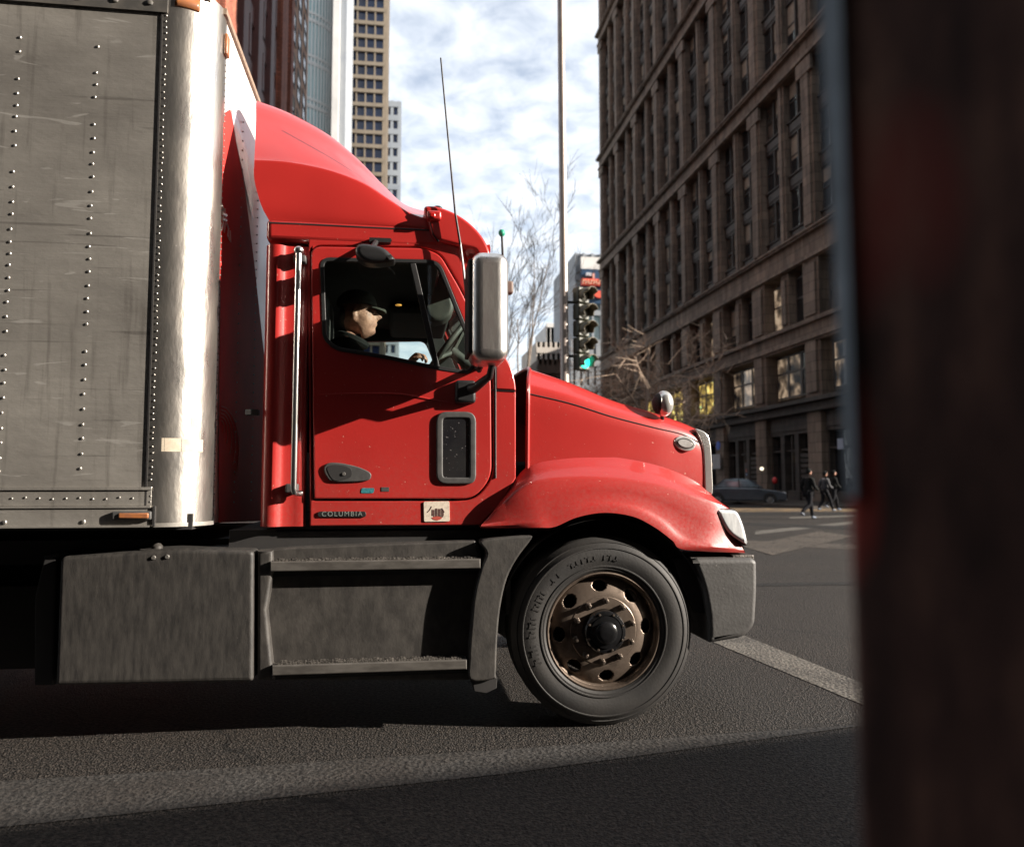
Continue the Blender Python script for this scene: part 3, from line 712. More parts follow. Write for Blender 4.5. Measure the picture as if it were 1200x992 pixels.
stripP = spl(pxl([(563, 634), (590, 629), (620, 627), (622, 632), (607, 652), (594, 677), (586, 712), (582.5, 750), (581, 788), (579, 795), (551, 796), (549.5, 770), (552, 733), (556, 695), (564, 664), (570, 648)], YT), 4, True)
plate('arch_fairing', [stripP], YT - .012, YT + .45, .012, 'skirt', T, 3)
plate('mud_flap', [pxl([(553, 795), (583, 793), (582, 806), (570, 812), (556, 810)], YT + .02)], YT + .02, YT + .4, .004, 'grime', T)
spf = pxl([(301, 645), (558, 632), (622, 627), (586, 712), (579, 797), (302, 797)], YT + .05); plate('step_fairing', [spf], 2 * CY - YT - .5, 2 * CY - YT, .02, 'skirt', T)
# dark space between cab sill and skirts
mb = MB(); z0 = xz(400, 650, YT)[1]; mb.box(-.9, .55, YS + .06, 2 * CY - YS - .06, z0 - .05, zsill - .02); mb.box(-5.3, -.9, YS + .25, 2 * CY - YS - .25, z0 - .06, zsill - .08); mb.build('underbody', 'grime', T)

# ---- grab handle
gt, gb = at(350, 293.5, 4.30), at(342.5, 577, 4.30); gb.x = gt.x - .002
mb = MB(); mb.tube([gt + Vector((0, .075, .008)), gt + Vector((0, .03, .012)), gt + Vector((0, .006, .002)), gt + Vector((0, 0, -.02)), gb + Vector((0, 0, .02)), gb + Vector((.004, .006, .002)), gb + Vector((.012, .03, -.004)), gb + Vector((.03, .055, -.004))], .0165, 16)
GH = mb.build('grab_handle', 'bar', T)
mb = MB(); mb.ball(gt + Vector((0, 0.005, .002)), .028, 14, sq=(1, 1, .9)); mb.build('top_cap', 'bar', GH)
pz = at(341, 571, 4.33); mb = MB(); mb.box(pz.x - .03, pz.x + .035, 4.33, 4.39, pz.z - .03, pz.z + .02); mb.box(gt.x - .03, gt.x + .035, 4.325, 4.40, gt.z - .055, gt.z - .015); bevel(mb.build('handle_bracket', 'frame_grey', GH), .008)
mb = MB(); mb.box(xz(293, 481, 4.5)[0], xz(303, 481, 4.5)[0] + .02, 4.36, 4.42, xz(300, 488, 4.5)[1], xz(300, 482, 4.5)[1]); mb.build('cab_latch', 'grime', T)

# ---- look-down mirror over the window
lm = spl(pxl([(418, 291), (424, 288), (436, 289), (450, 293), (461, 303), (462, 307.5), (450, 310), (434, 310.5), (423, 307), (417, 299)], 4.22), 5, True)
LM = plate('lookdown_mirror', [lm], 4.16, 4.30, .03, 'black', T, 4)
mb = MB(); mb.tube([at(436, 291, 4.28), at(440, 284, 4.33), at(441, 283, 4.39)], .016, 8); mb.tube([at(433, 281.5, 4.36), at(459, 281.5, 4.36)], .008, 8)
a = at(433, 280, 4.35); b = at(458, 285, 4.35); mb.box(a.x, b.x, 4.335, 4.385, b.z, a.z + .005); mb.build('bracket', 'black', LM)

# ---- big mirrors
def big_mirror(Yc, near):
    s = 1 if near else -1
    a = at(549.5, 301, 4.12); b = at(593, 428, 4.12)
    y0, y1 = (Yc - .14, Yc + .14)
    rm_ = rbox('side_mirror', a.x, b.x, y0, y1, b.z, a.z, .062, 'chrome_dull', T, 6)
    rbox('mirror_glass', a.x - .012, a.x + .03, y0 + .03, y1 - .03, b.z + .04, a.z - .04, .01, 'grime', rm_)
    yi = YS if near else 2 * CY - YS
    mb = MB()
    p = at(571, 430, 4.12); q = at(548, 455, 4.37)
    mb.tube([(p.x + .03, Yc + s * .02, b.z + .02), (p.x + .02, Yc + s * .06, b.z - .05), (q.x + .04, yi - s * .07, q.z + .0), (q.x, yi - s * .01, q.z - .01)], [.018, .02, .026, .04], 10)
    mb.tube([(p.x - .02, Yc + s * .06, b.z + .02), (p.x - .03, yi - s * .12, b.z - .01), (q.x + .05, yi - s * .012, q.z + .12)], [.014, .015, .02], 8)
    A = mb.build('mirror_arm', 'black', rm_)
    m0, m1 = xz(533, 446, 4.36), xz(557, 473, 4.36)
    rbox('arm_base', m0[0], m1[0], yi - s * .055, yi + s * .01, m1[1], m0[1], .018, 'black', rm_)
    return rm_
big_mirror(4.12, True)
FM = big_mirror(2 * CY - 4.14, False)
# whip antenna clamped to the near mirror, green-tipped one on the far mirror
wp = [at(516.5, 68, 4.30), at(524, 150, 4.30), at(533.5, 250, 4.30), at(539.5, 287, 4.30)]
mb = MB(); mb.tube(wp, [.0045, .005, .006, .007], 6); AN = mb.build('whip_antenna', 'black', T)
mb = MB(); mb.tube([at(539.5, 285, 4.30), at(543.5, 318, 4.30), at(547, 350, 4.29)], [.006, .008, .008], 8); mb.build('antenna_spring', 'bar', AN)
fy = 2 * CY - 4.30
mb = MB(); mb.tube([at(588.2, 276, fy), at(590.5, 332, fy)], [.010, .014], 6); A2 = mb.build('far_antenna', 'black', T)
mb = MB(); mb.ball(at(588, 273, fy), .03, 10, sq=(1, 1, 1.1)); mb.build('antenna_tip', pm('green tip', (.01, .28, .17), rough=.5), A2)
mb = MB(); pf = at(593, 334, fy); mb.box(pf.x - .03, pf.x + .06, fy - .05, fy + .05, pf.z - .08, pf.z + .03); bevel(mb.build('antenna_base', pm('brown base', (.14, .10, .08), rough=.6), A2), .02)

# ---- cab interior
dz = xz(560, 432, 4.6)[1]
mb = MB(); mb.box(xz(520, 430, 4.6)[0] + .04, .56, YS + .07, FAR - .07, zsill, dz - .06); o = mb.build('dashboard', 'interior', T); bevel(o, .04)
sc_ = at(524, 408, 4.86); ax = Vector((-.80, 0, .60)).normalized()
mb = MB(); u = Vector((0, 1, 0)); w_ = ax.cross(u)
ringp = [sc_ + (u * math.cos(t) + w_ * math.sin(t)) * .225 for t in [2 * math.pi * k / 40 for k in range(41)]]
mb.tube(ringp, .018, 10, cap=False)
for k in range(3):
    t = 2 * math.pi * k / 3 + .5; mb.tube([sc_ - ax * .04, sc_ + (u * math.cos(t) + w_ * math.sin(t)) * .22], .014, 8)
mb.tube([sc_ - ax * .03, sc_ - ax * .35], .035, 10)
mb.build('steering_wheel', 'interior2', T)
# seat
sx = xz(392, 400, 4.85)[0]
rbox('seat', sx - .16, sx - .02, 4.62, 5.08, zsill + .4, xz(400, 352, 4.85)[1], .05, 'interior', T)
rbox('seat_base', sx - .1, sx + .42, 4.62, 5.08, zsill + .25, zsill + .43, .05, 'interior', T)
# folded visor, curtain bundle, overhead shelf
hv = spl(pxl([(494, 316), (516, 318), (531, 352), (529, 368), (516, 376), (503, 374), (496, 355)], 5.3), 4, True)
plate('inner_visor', [hv], 5.30, 5.5, .03, 'interior2', T)
rbox('overhead_shelf', xz(455, 330, 5.5)[0], xz(530, 330, 5.5)[0], 5.5, FAR - .1, xz(480, 366, 5.5)[1], zr0 - .06, .04, 'interior', T)
mb = MB(); mb.ball(at(467, 357.5, 4.66), .014, 12, sq=(1.4, 1, .45)); mb.build('cab_lamp', emit_mat('amber cab lamp', (.8, .36, .07), .3), T)

# ================================================================== DRIVER
P = thing('person', 'truck driver in a dark cap and black jacket behind the cab window', 'person', (xz(410, 420, 4.85)[0], 4.85, zsill + .43), absolute=True)
hc_ = at(419.5, 371, 4.85)
def make_head(c, yaw=0, sc=1.0, res=(48, 36)):
    bm = bmesh.new(); bmesh.ops.create_uvsphere(bm, u_segments=res[0], v_segments=res[1], radius=1)
    g = lambda d, e, w: math.exp(-((d - Vector(e).normalized()).length / w) ** 2)
    for v in bm.verts:
        d = v.co.normalized(); p = Vector((d.x * .098, d.y * .077, d.z * .122))
        if d.x > 0: p.y *= 1 - .10 * max(0, -d.z)          # narrower jaw
        if d.z < -.3 and d.x < .1: p *= 1 - .30 * min(1, (-d.z - .3) * 1.2)   # back of skull tucks in
        p.x += .016 * max(0, -d.z) * (1 if d.x > -.2 else 0) * .8
        for k, z in enumerate((.10, .03, -.04, -.10)):        # nose ridge
            p.x += (.005, .0115, .0165, .0135)[k] * g(d, (1, 0, z), .105)
        p.x += .007 * (g(d, (.92, .22, .22), .16) + g(d, (.92, -.22, .22), .16))
        p.x -= .015 * (g(d, (.90, .30, .06), .14) + g(d, (.90, -.30, .06), .13))
        p.x += .010 * g(d, (1, 0, -.42), .12) - .008 * g(d, (1, 0, -.27), .06) - .009 * g(d, (1, 0, -.56), .09) + .004 * g(d, (1, 0, -.36), .05) - .004 * g(d, (1, 0, -.425), .025)
        p.x += .018 * g(d, (.72, 0, -.78), .22)
        p.y += .006 * math.copysign(1, d.y) * (g(d, (.6, .7, -.15), .25) if d.y > 0 else g(d, (.6, -.7, -.15), .25))
        v.co = p
    for s in (-1, 1):                                        # ears
        e = bmesh.ops.create_uvsphere(bm, u_segments=12, v_segments=8, radius=1)
        for v in e['verts']: v.co = Vector((v.co.x * .018 - .008, s * (.078 + v.co.y * s * .011), v.co.z * .032 - .005))
    bmesh.ops.transform(bm, matrix=Matrix.Translation(c) @ Matrix.Rotation(yaw, 4, 'Z') @ Matrix.Scale(sc, 4), verts=bm.verts[:])
    return bm
def hand_chains(wrist, dirv, upv, side, curl=.9, s=1.0):
    """five separate fingers on a palm; returns skin verts, edges, radii, roots"""
    d = Vector(dirv).normalized(); u = Vector(upv); u = (u - d * u.dot(d)).normalized(); l = d.cross(u) * side
    V = []; E = []; Rr = []; roots = []
    def chain(pts, rr):
        k = len(V); roots.append(k)
        for p, r in zip(pts, rr): V.append(p); Rr.append(r * s)
        for i in range(len(pts) - 1): E.append((k + i, k + i + 1))
    W = Vector(wrist)
    for off in (-.022, 0, .022): chain([W + l * off * .6 * s, W + (d * .045 + l * off) * s, W + (d * .085 + l * off * 1.1) * s], [.018, .019, .014])
    for i, (off, L) in enumerate(((-.036, .062), (-.012, .078), (.012, .074), (.035, .056))):
        p = W + (d * .075 + l * off) * s; a = .25; pts = [p]
        for seg in (.45, .32, .25):
            a += curl * .8; q = d * math.cos(a) - u * math.sin(a); p = p + q * L * seg * 1.15 * s; pts.append(p)
        chain(pts, [.0105, .0095, .0088, .0075])
    p = W + (d * .02 - l * .03) * s
    chain([p, p + (d * .03 - l * .022 - u * .01) * s, p + (d * .058 - l * .018 - u * .03) * s, p + (d * .075 - l * .006 - u * .045) * s], [.014, .012, .010, .008])
    return V, E, Rr, roots
def fuse(name, bms, voxel, mat, parent, smooth_it=3):
    bm = bmesh.new()
    for b in bms:
        me = bpy.data.meshes.new('t'); b.to_mesh(me); b.free(); bm.from_mesh(me); bpy.data.meshes.remove(me)
    o = bm_obj(name, bm, mat, parent)
    m = o.modifiers.new('fuse', 'REMESH'); m.mode = 'VOXEL'; m.voxel_size = voxel; m.use_smooth_shade = True
    m = o.modifiers.new('soft', 'SMOOTH'); m.iterations = smooth_it; m.factor = .5
    return o
def mesh_bm(o):
    bm = bmesh.new(); bm.from_mesh(o.data); bpy.data.objects.remove(o); return bm
hips = Vector((hc_.x - .10, 4.85, hc_.z - .70)); chest = Vector((hc_.x - .085, 4.85, hc_.z - .36)); neck = Vector((hc_.x - .05, 4.85, hc_.z - .165)); nk2 = Vector((hc_.x - .02, 4.85, hc_.z - .07))
shN, shF = Vector((hc_.x - .08, 4.64, hc_.z - .215)), Vector((hc_.x - .09, 5.06, hc_.z - .215))
wrN, wrF = at(488, 434, 4.72), at(480, 425, 5.00)
elN, elF = Vector((hc_.x + .10, 4.60, hc_.z - .44)), Vector((hc_.x + .10, 5.12, hc_.z - .46))
knN, knF = hips + Vector((.46, -.12, .06)), hips + Vector((.46, .12, .06)); ftN, ftF = knN + Vector((.1, 0, -.42)), knF + Vector((.1, 0, -.42))
bV = [hips, chest, neck, nk2, shN, elN, wrN, shF, elF, wrF, knN, ftN, knF, ftF]
bE = [(0, 1), (1, 2), (2, 3), (2, 4), (4, 5), (5, 6), (2, 7), (7, 8), (8, 9), (0, 10), (10, 11), (0, 12), (12, 13)]
bR = [.15, .15, .062, .056, .062, .046, .028, .062, .046, .028, .075, .05, .075, .05]
b1 = mesh_bm(skin_mesh('tmp', bV, bE, bR, 'skin', apply=True))
hb1 = make_head(hc_, R(-8), 1.14)
hands = []
for wr, el, sd in ((wrN, elN, 1), (wrF, elF, -1)):
    hv_, he_, hr_, hro = hand_chains(wr, (wr - el), (-.3, 0, 1), sd, .95, 1.05); hands.append(mesh_bm(skin_mesh('tmp', hv_, he_, hr_, 'skin', roots=hro, apply=True)))
fuse('body', [b1, hb1] + hands, .006, 'skin', P, 2)
jV = [hips, chest, neck + Vector((0, 0, -.035)), shN, elN, elN.lerp(wrN, .86), shF, elF, elF.lerp(wrF, .86)]
skin_mesh('jacket', jV, [(0, 1), (1, 2), (2, 3), (3, 4), (4, 5), (2, 6), (6, 7), (7, 8)], [.185, .20, .115, .105, .08, .056, .105, .08, .056], 'jacket', P)
mb = MB(); rg = []
for k in range(17): t = 2 * math.pi * k / 16; rg.append(neck + Vector((.015 + .078 * math.cos(t), .078 * math.sin(t), .02 - .03 * math.cos(t))))
mb.tube(rg, .026, 8, cap=False); mb.build('collar', 'jacket', P)
skin_mesh('trousers', [hips, knN, ftN, knF, ftF], [(0, 1), (1, 2), (0, 3), (3, 4)], [.165, .09, .065, .09, .065], 'jacket', P)
# cap with a curved peak
yaw = Matrix.Rotation(R(-8), 4, 'Z')
bm = bmesh.new(); bmesh.ops.create_uvsphere(bm, u_segments=28, v_segments=18, radius=1)
dele = [v for v in bm.verts if v.co.z < -.02]; bmesh.ops.delete(bm, geom=dele, context='VERTS')
for v in bm.verts: v.co = Vector((v.co.x * .122 - .010, v.co.y * .098, v.co.z ** .85 * .104 if v.co.z > 0 else v.co.z * .1)) + Vector((0, 0, .062))
bmesh.ops.transform(bm, matrix=Matrix.Translation(hc_) @ yaw @ Matrix.Rotation(R(1), 4, 'Y'), verts=bm.verts[:]); CP = bm_obj('cap', bm, 'cap', P); solid(CP, .006)
pk = []
for j, (xx, hw) in enumerate(((.085, .080), (.115, .074), (.138, .060), (.155, .038), (.162, .012))):
    pk.append([Vector((xx + .008, hw * t, .062 - .018 * t * t - .010 * j * .5)) for t in (-1, -.6, -.25, 0, .25, .6, 1)])
pk = [[(Matrix.Translation(hc_) @ yaw @ Matrix.Rotation(R(1), 4, 'Y')) @ p for p in r] for r in pk]
o = loft('cap_peak', pk, 'cap', CP, n=3, cross=3); solid(o, .006)
mb = MB(); mb.ball(hc_ + yaw @ Vector((-.072, 0, .0)), 1, 20, sq=(.045, .074, .08)); mb.build('hair', 'hair', P)
mb = MB()
for s in (-1, 1): mb.ball(hc_ + yaw @ Vector((.101, s * .036, .014)), .008, 8, sq=(.5, 1.2, .6))
mb.build('eyes', 'eye', P)

# ================================================================== BOX TRAILER
YTR = 4.20; TW = 2.6
Xs = xz(190, 300, YTR)[0]; RC = .232; Xf = Xs + RC; XB = -12.5
ztop = xz(100, 9, YTR)[1]; zbot = xz(100, 617, YTR)[1]; zp = xz(100, 571, YTR)[1]; zr = xz(100, 594, YTR)[1]
zcap = ztop + .16
BT = thing('box_trailer', 'grey riveted aluminium box trailer with a rounded corner behind the red cab', 'trailer', (-6, CY, 0), absolute=True)
SPN = rbox('side_panel', XB, Xs - .012, YTR, YTR + .04, zp, ztop, 0, 'alu', BT)
rbox('side_panel', XB, Xs - .012, YTR + TW - .04, YTR + TW, zp, ztop, 0, 'alu', BT)
# top rail
mb = MB(); mb.box(XB, Xs - .01, YTR - .014, YTR + .06, ztop, ztop + .12); mb.box(XB, Xs - .01, YTR - .02, YTR + .06, ztop + .12, ztop + .15)
for k in range(10):
    mb.ball((Xs - .10 - .17 * k, YTR - .015, ztop + .045), .016, 8, sq=(1.3, .6, 1))
TR = mb.build('top_rail', pm('dark rail', (.05, .047, .043), (.09, .08, .07), scale=12, rough=.6), BT)
rbox('roof', XB, Xf - .05, YTR + .02, YTR + TW - .02, zcap - .03, zcap, 0, 'alu', BT)
# bottom rails
BR = plate('bottom_rail', [[(XB, zr + .006), (Xs - .012, zr + .006), (Xs - .012, zp - .004), (XB, zp - .004)]], YTR - .006, YTR + .05, .003, 'alu', BT)
mb = MB(); mb.box(XB, Xs - .012, YTR - .014, YTR + .02, zp - .012, zp + .002); mb.box(XB, Xs - .014, YTR - .012, YTR + .03, zbot, zr); mb.box(XB, Xs - .014, YTR - .022, YTR + .03, zbot - .003, zbot + .006); mb.box(XB, Xs - .012, YTR - .019, YTR + .03, zr - .004, zr + .006)
mb.build('lower_rail', 'alu', BT)
mb = MB(); e = xz(181.3, 600, YTR)[0]; mb.box(e - .004, e + .006, YTR - .021, YTR + .01, zbot, zr + .004); mb.build('rail_joint', 'grime', BT)
a, b = xz(131, 599, YTR - .03), xz(177, 609, YTR - .03)
SM = rbox('side_marker', a[0], b[0], YTR - .035, YTR, b[1], a[1], .008, 'frame_grey', BT)
rbox('lens', a[0] + .035, b[0] - .01, YTR - .044, YTR - .02, b[1] + .008, a[1] - .008, .006, 'amber', SM)
# rounded corner posts
def corner(y0, sgn, name='corner_post'):
    vs = []; fs = []; n = 18; zs = [zbot, zbot + .35, zbot + .8, zbot + 1.3, zbot + 1.8, ztop - .3, zcap]
    for z in zs:
        vs.append((Xs - .035, y0 - sgn * .004, z))
        for k in range(n + 1):
            a = math.pi / 2 * k / n; vs.append((Xs + RC * math.sin(a), y0 + sgn * (RC - RC * math.cos(a)) - sgn * .004 * (1 - k / n), z))
        vs.append((Xf, y0 + sgn * (RC + .02), z))
    m = n + 3
    for j in range(len(zs) - 1):
        for k in range(m - 1): q = j * m + k; fs.append((q, q + 1, q + 1 + m, q + m))
    return mk(name, vs, fs, 'alu_post', BT, True, 50)
CPst = corner(YTR, 1); corner(YTR + TW, -1)
mb = MB(); mb.box(Xs - .042, Xs - .034, YTR - .007, YTR + .01, zbot, ztop); mb.build('post_seam', 'grime', CPst)
# bottom lip and old tape on the post, worn lamp at its top
vs = []; fs = []
def arc_band(z0, z1, a0, a1, off, n=14):
    v = []; f = []
    for k in range(n + 1):
        a = a0 + (a1 - a0) * k / n
        for z in (z0, z1): v.append((Xs + (RC + off) * math.sin(a), YTR + RC - (RC + off) * math.cos(a), z))
    for k in range(n): f.append((2 * k, 2 * k + 2, 2 * k + 3, 2 * k + 1))
    return v, f
mb = MB(); v, f = arc_band(zbot - .004, zbot + .016, 0, math.pi / 2, .006); mb.add(v, f); mb.build('post_lip', 'alu', CPst)
zt_ = xz(200, 513, YTR)[1]
tape = pm('old cream tape', (.50, .43, .33), (.40, .33, .25), scale=30, rough=.7)
mb = MB(); v, f = arc_band(zt_ - .068, zt_, .02, .50, .0035); mb.add(v, f); v, f = arc_band(zt_ - .066, zt_ - .002, .52, 1.02, .0035); mb.add(v, f); mb.build('tape_strip', tape, CPst)
zt2 = xz(229, 488, YTR)[1]; mb = MB(); v, f = arc_band(zt2 - .05, zt2, .70, .88, .0035, 4); mb.add(v, f); mb.build('tape_patch', pm('tape patch', (.56, .42, .28), rough=.7), CPst)
zt3 = xz(215, 8, YTR)[1]; v, f = arc_band(zt3 - .0, zt3 + .06, .10, .62, .012, 8); mb = MB(); mb.add(v, f); o = mb.build('corner_lamp', 'amber', CPst); solid(o, .012)
# rivets
mb = MB(); rnd = random.Random(5)
def rivet_col(px0, py0, py1, step, r=.0078, skip=.08):
    x = xz(px0, (py0 + py1) / 2, YTR)[0]; z1 = xz(px0, py0, YTR)[1]; z0 = xz(px0, py1, YTR)[1]; z = z1
    while z > z0:
        if rnd.random() > skip: mb.ball((x + rnd.uniform(-.003, .003), YTR - .002, z), r, 8, sq=(1, .55, 1))
        z -= step * rnd.uniform(.85, 1.15)
rivet_col(11, 43, 566, .068); rivet_col(104, 54, 566, .068)
for k in range(3): rivet_col(-85 - 93 * k, 20, 566, .068)
z = zr + .045
for k in range(26): mb.ball((Xs - .1 - .062 * k, YTR - .008, z + rnd.uniform(-.004, .004)), .006, 6, sq=(1, .6, 1))
for px_ in (7, 99): mb.ball((xz(px_, 610, YTR)[0], YTR - .014, zbot + .025), .011, 8, sq=(1, .6, 1))
merge(SPN, mb.build('rivets', 'rivet', None))
mb = MB(); z = zbot + .03
while z < ztop: mb.ball((Xs - .016 + rnd.uniform(-.003, .003), YTR - .006, z), .0052, 8, sq=(1, .6, 1)); z += .034 * rnd.uniform(.8, 1.25)
z = zbot + .05
while z < zcap - .1: mb.ball((Xf + .001, YTR + RC + .012, z), .005, 6); z += .036
merge(CPst, mb.build('post_rivets', 'rivet', None))
# front wall; red graphic fills the shaded part, painting in the cab's reflection
FP = rbox('front_panel', Xf - .05, Xf - .004, YTR + RC - .01, YTR + TW - RC + .01, zbot, zcap, 0, 'white', BT)
def yz_plate(name, pts, x, mat, parent):
    return mk(name, [(x, y, z) for y, z in pts], [tuple(range(len(pts)))], mat, parent, False)
def fy(px, py):
    d = ray(px, py); p = CAM + d * (Xf / d.x); return (p.y, p.z)
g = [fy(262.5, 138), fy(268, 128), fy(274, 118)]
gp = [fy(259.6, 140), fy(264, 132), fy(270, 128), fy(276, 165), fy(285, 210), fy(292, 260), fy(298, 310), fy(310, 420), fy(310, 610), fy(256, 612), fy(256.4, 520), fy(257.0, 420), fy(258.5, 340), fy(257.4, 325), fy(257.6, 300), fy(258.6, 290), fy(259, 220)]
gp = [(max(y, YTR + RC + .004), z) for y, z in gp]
yz_plate('front_graphic_reflection', gp, Xf + .0005, 'redgraphic_reflection', FP)
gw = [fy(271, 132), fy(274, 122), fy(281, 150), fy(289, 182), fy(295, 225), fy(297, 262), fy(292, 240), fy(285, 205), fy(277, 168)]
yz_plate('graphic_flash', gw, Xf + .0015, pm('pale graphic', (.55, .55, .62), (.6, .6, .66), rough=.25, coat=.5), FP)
mb = MB()
def sq(pts, r): mb.tube([Vector((Xf + .002, *fy(*p))) for p in pts], r, 6)
sq([(259.5, 241), (261, 246), (261, 262), (259.5, 268)], .006); sq([(262.5, 244), (263.5, 262), (262, 272)], .006); sq([(265, 262), (267, 268), (266, 276), (268.5, 281)], .007); sq([(269, 270), (269.5, 284)], .006)
sq([(260, 250), (264.5, 252)], .01); sq([(260, 256), (264.5, 258)], .008)
mb.build('graphic_script', 'white', FP)
mb = MB()
for k, rr in enumerate((6, 13, 20, 27, 34)):
    pts = [(258.5 + rr * .62 * math.sin(t), 492 - rr * 1.5 * (math.cos(t) - .0) + rr * .9 + 4) for t in [math.pi * j / 10 for j in range(8)]]
    sq([p for p in pts], .0028)
mb.build('graphic_rings', pm('pink ring', (.55, .22, .2), rough=.5), FP)
zfr = zcap - .02
mb = MB(); mb.box(Xf - .06, Xf + .012, YTR + RC - .05, YTR + TW - RC + .05, zcap - .03, zcap + .004); mb.build('front_top_rail', pm('brown rail', (.16, .11, .08), (.3, .22, .16), scale=30, rough=.6), FP)
a = fy(264, 48); mb = MB(); mb.box(Xf, Xf + .02, a[0] - .03, a[0] + .03, a[1] - .09, a[1] + .03); bevel(mb.build('front_marker', 'amber', FP), .008)
mb = MB()
for k in range(40):
    for yy in (4.95, 5.5): mb.ball((Xf + .002, yy, zbot + .1 + .06 * k), .006, 6)
merge(FP, mb.build('front_rivets', 'rivet', None))
rbox('trailer_floor', XB, Xf - .06, YTR + .05, YTR + TW - .05, zbot - .02, zbot + .06, 0, 'grime', BT)
mb = MB(); mb.box(XB, -1.4, 4.9, 5.05, zbot - .16, zbot - .02); mb.box(XB, -1.4, 5.95, 6.1, zbot - .16, zbot - .02); mb.build('frame_rail', 'grime', BT)
# ================================================================== SETTING
SUN_AZ = R(-18); SUN_EL = R(20)
# ---- ground
def asphalt(name, c1, c2, rough=.75, big=.35, lines=True):
    m = bpy.data.materials.new(name); nt, b = nodes(m)
    tc = N(nt, 'ShaderNodeTexCoord')
    n1 = N(nt, 'ShaderNodeTexNoise', Scale=big, Detail=6, Roughness=.65); n2 = N(nt, 'ShaderNodeTexNoise', Scale=46, Detail=3, Roughness=.6); n3 = N(nt, 'ShaderNodeTexVoronoi', Scale=95)
    mp = N(nt, 'ShaderNodeMapping'); mp.inputs['Scale'].default_value = (.35, 1, 1); mp.inputs['Rotation'].default_value = (0, 0, R(10))
    nt.links.new(tc.outputs['Object'], mp.inputs[0])
    nt.links.new(mp.outputs[0], n1.inputs['Vector'])
    for n in (n2, n3): nt.links.new(tc.outputs['Object'], n.inputs['Vector'])
    r1 = N(nt, 'ShaderNodeMapRange'); r1.inputs[1].default_value = .3; r1.inputs[2].default_value = .7; nt.links.new(n1.outputs['Fac'], r1.inputs[0])
    mx = N(nt, 'ShaderNodeMix', data_type='RGBA'); mx.inputs[6].default_value = col4(c1); mx.inputs[7].default_value = col4(c2); nt.links.new(r1.outputs[0], mx.inputs[0])
    r2 = N(nt, 'ShaderNodeMapRange'); r2.inputs[1].default_value = .38; r2.inputs[2].default_value = .66; r2.inputs[1].default_value = .40; r2.inputs[2].default_value = .64; r2.inputs[3].default_value = .2; r2.inputs[4].default_value = 2.3; nt.links.new(n2.outputs['Fac'], r2.inputs[0])
    mu = N(nt, 'ShaderNodeMix', data_type='RGBA', blend_type='MULTIPLY'); mu.inputs[0].default_value = 1; nt.links.new(mx.outputs[2], mu.inputs[6]); nt.links.new(r2.outputs[0], mu.inputs[7])
    # hairline cracks
    vc = N(nt, 'ShaderNodeTexVoronoi', feature='DISTANCE_TO_EDGE', Scale=.22); nw = N(nt, 'ShaderNodeTexNoise', Scale=1.6, Detail=6)
    nt.links.new(tc.outputs['Object'], nw.inputs['Vector']); ad = N(nt, 'ShaderNodeMix', data_type='RGBA', blend_type='ADD'); ad.inputs[0].default_value = .9
    nt.links.new(tc.outputs['Object'], ad.inputs[6]); nt.links.new(nw.outputs['Color'], ad.inputs[7]); nt.links.new(ad.outputs[2], vc.inputs['Vector'])
    rc = N(nt, 'ShaderNodeMapRange'); rc.inputs[1].default_value = .002; rc.inputs[2].default_value = .006; rc.inputs[3].default_value = .35; nt.links.new(vc.outputs['Distance'], rc.inputs[0])
    mu2 = N(nt, 'ShaderNodeMix', data_type='RGBA', blend_type='MULTIPLY'); mu2.inputs[0].default_value = 1; nt.links.new(mu.outputs[2], mu2.inputs[6]); nt.links.new(rc.outputs[0], mu2.inputs[7])
    nt.links.new(mu2.outputs[2], b.inputs['Base Color'])
    b.inputs['Roughness'].default_value = rough; b.inputs['Specular IOR Level'].default_value = .3
    ad2 = N(nt, 'ShaderNodeMath', operation='ADD'); nt.links.new(n2.outputs['Fac'], ad2.inputs[0]); nt.links.new(n3.outputs['Distance'], ad2.inputs[1])
    bp = N(nt, 'ShaderNodeBump', Strength=1, Distance=.014); nt.links.new(ad2.outputs[0], bp.inputs['Height']); nt.links.new(bp.outputs[0], b.inputs['Normal'])
    return m
M['asphalt'] = asphalt('asphalt', (.0265, .0215, .0175), (.0165, .014, .0122), rough=.7)
M['patch'] = asphalt('newer asphalt', (.014, .0125, .0115), (.010, .009, .0085), big=.8)
M['concrete'] = asphalt('worn concrete', (.075, .062, .05), (.045, .038, .032), big=.6)
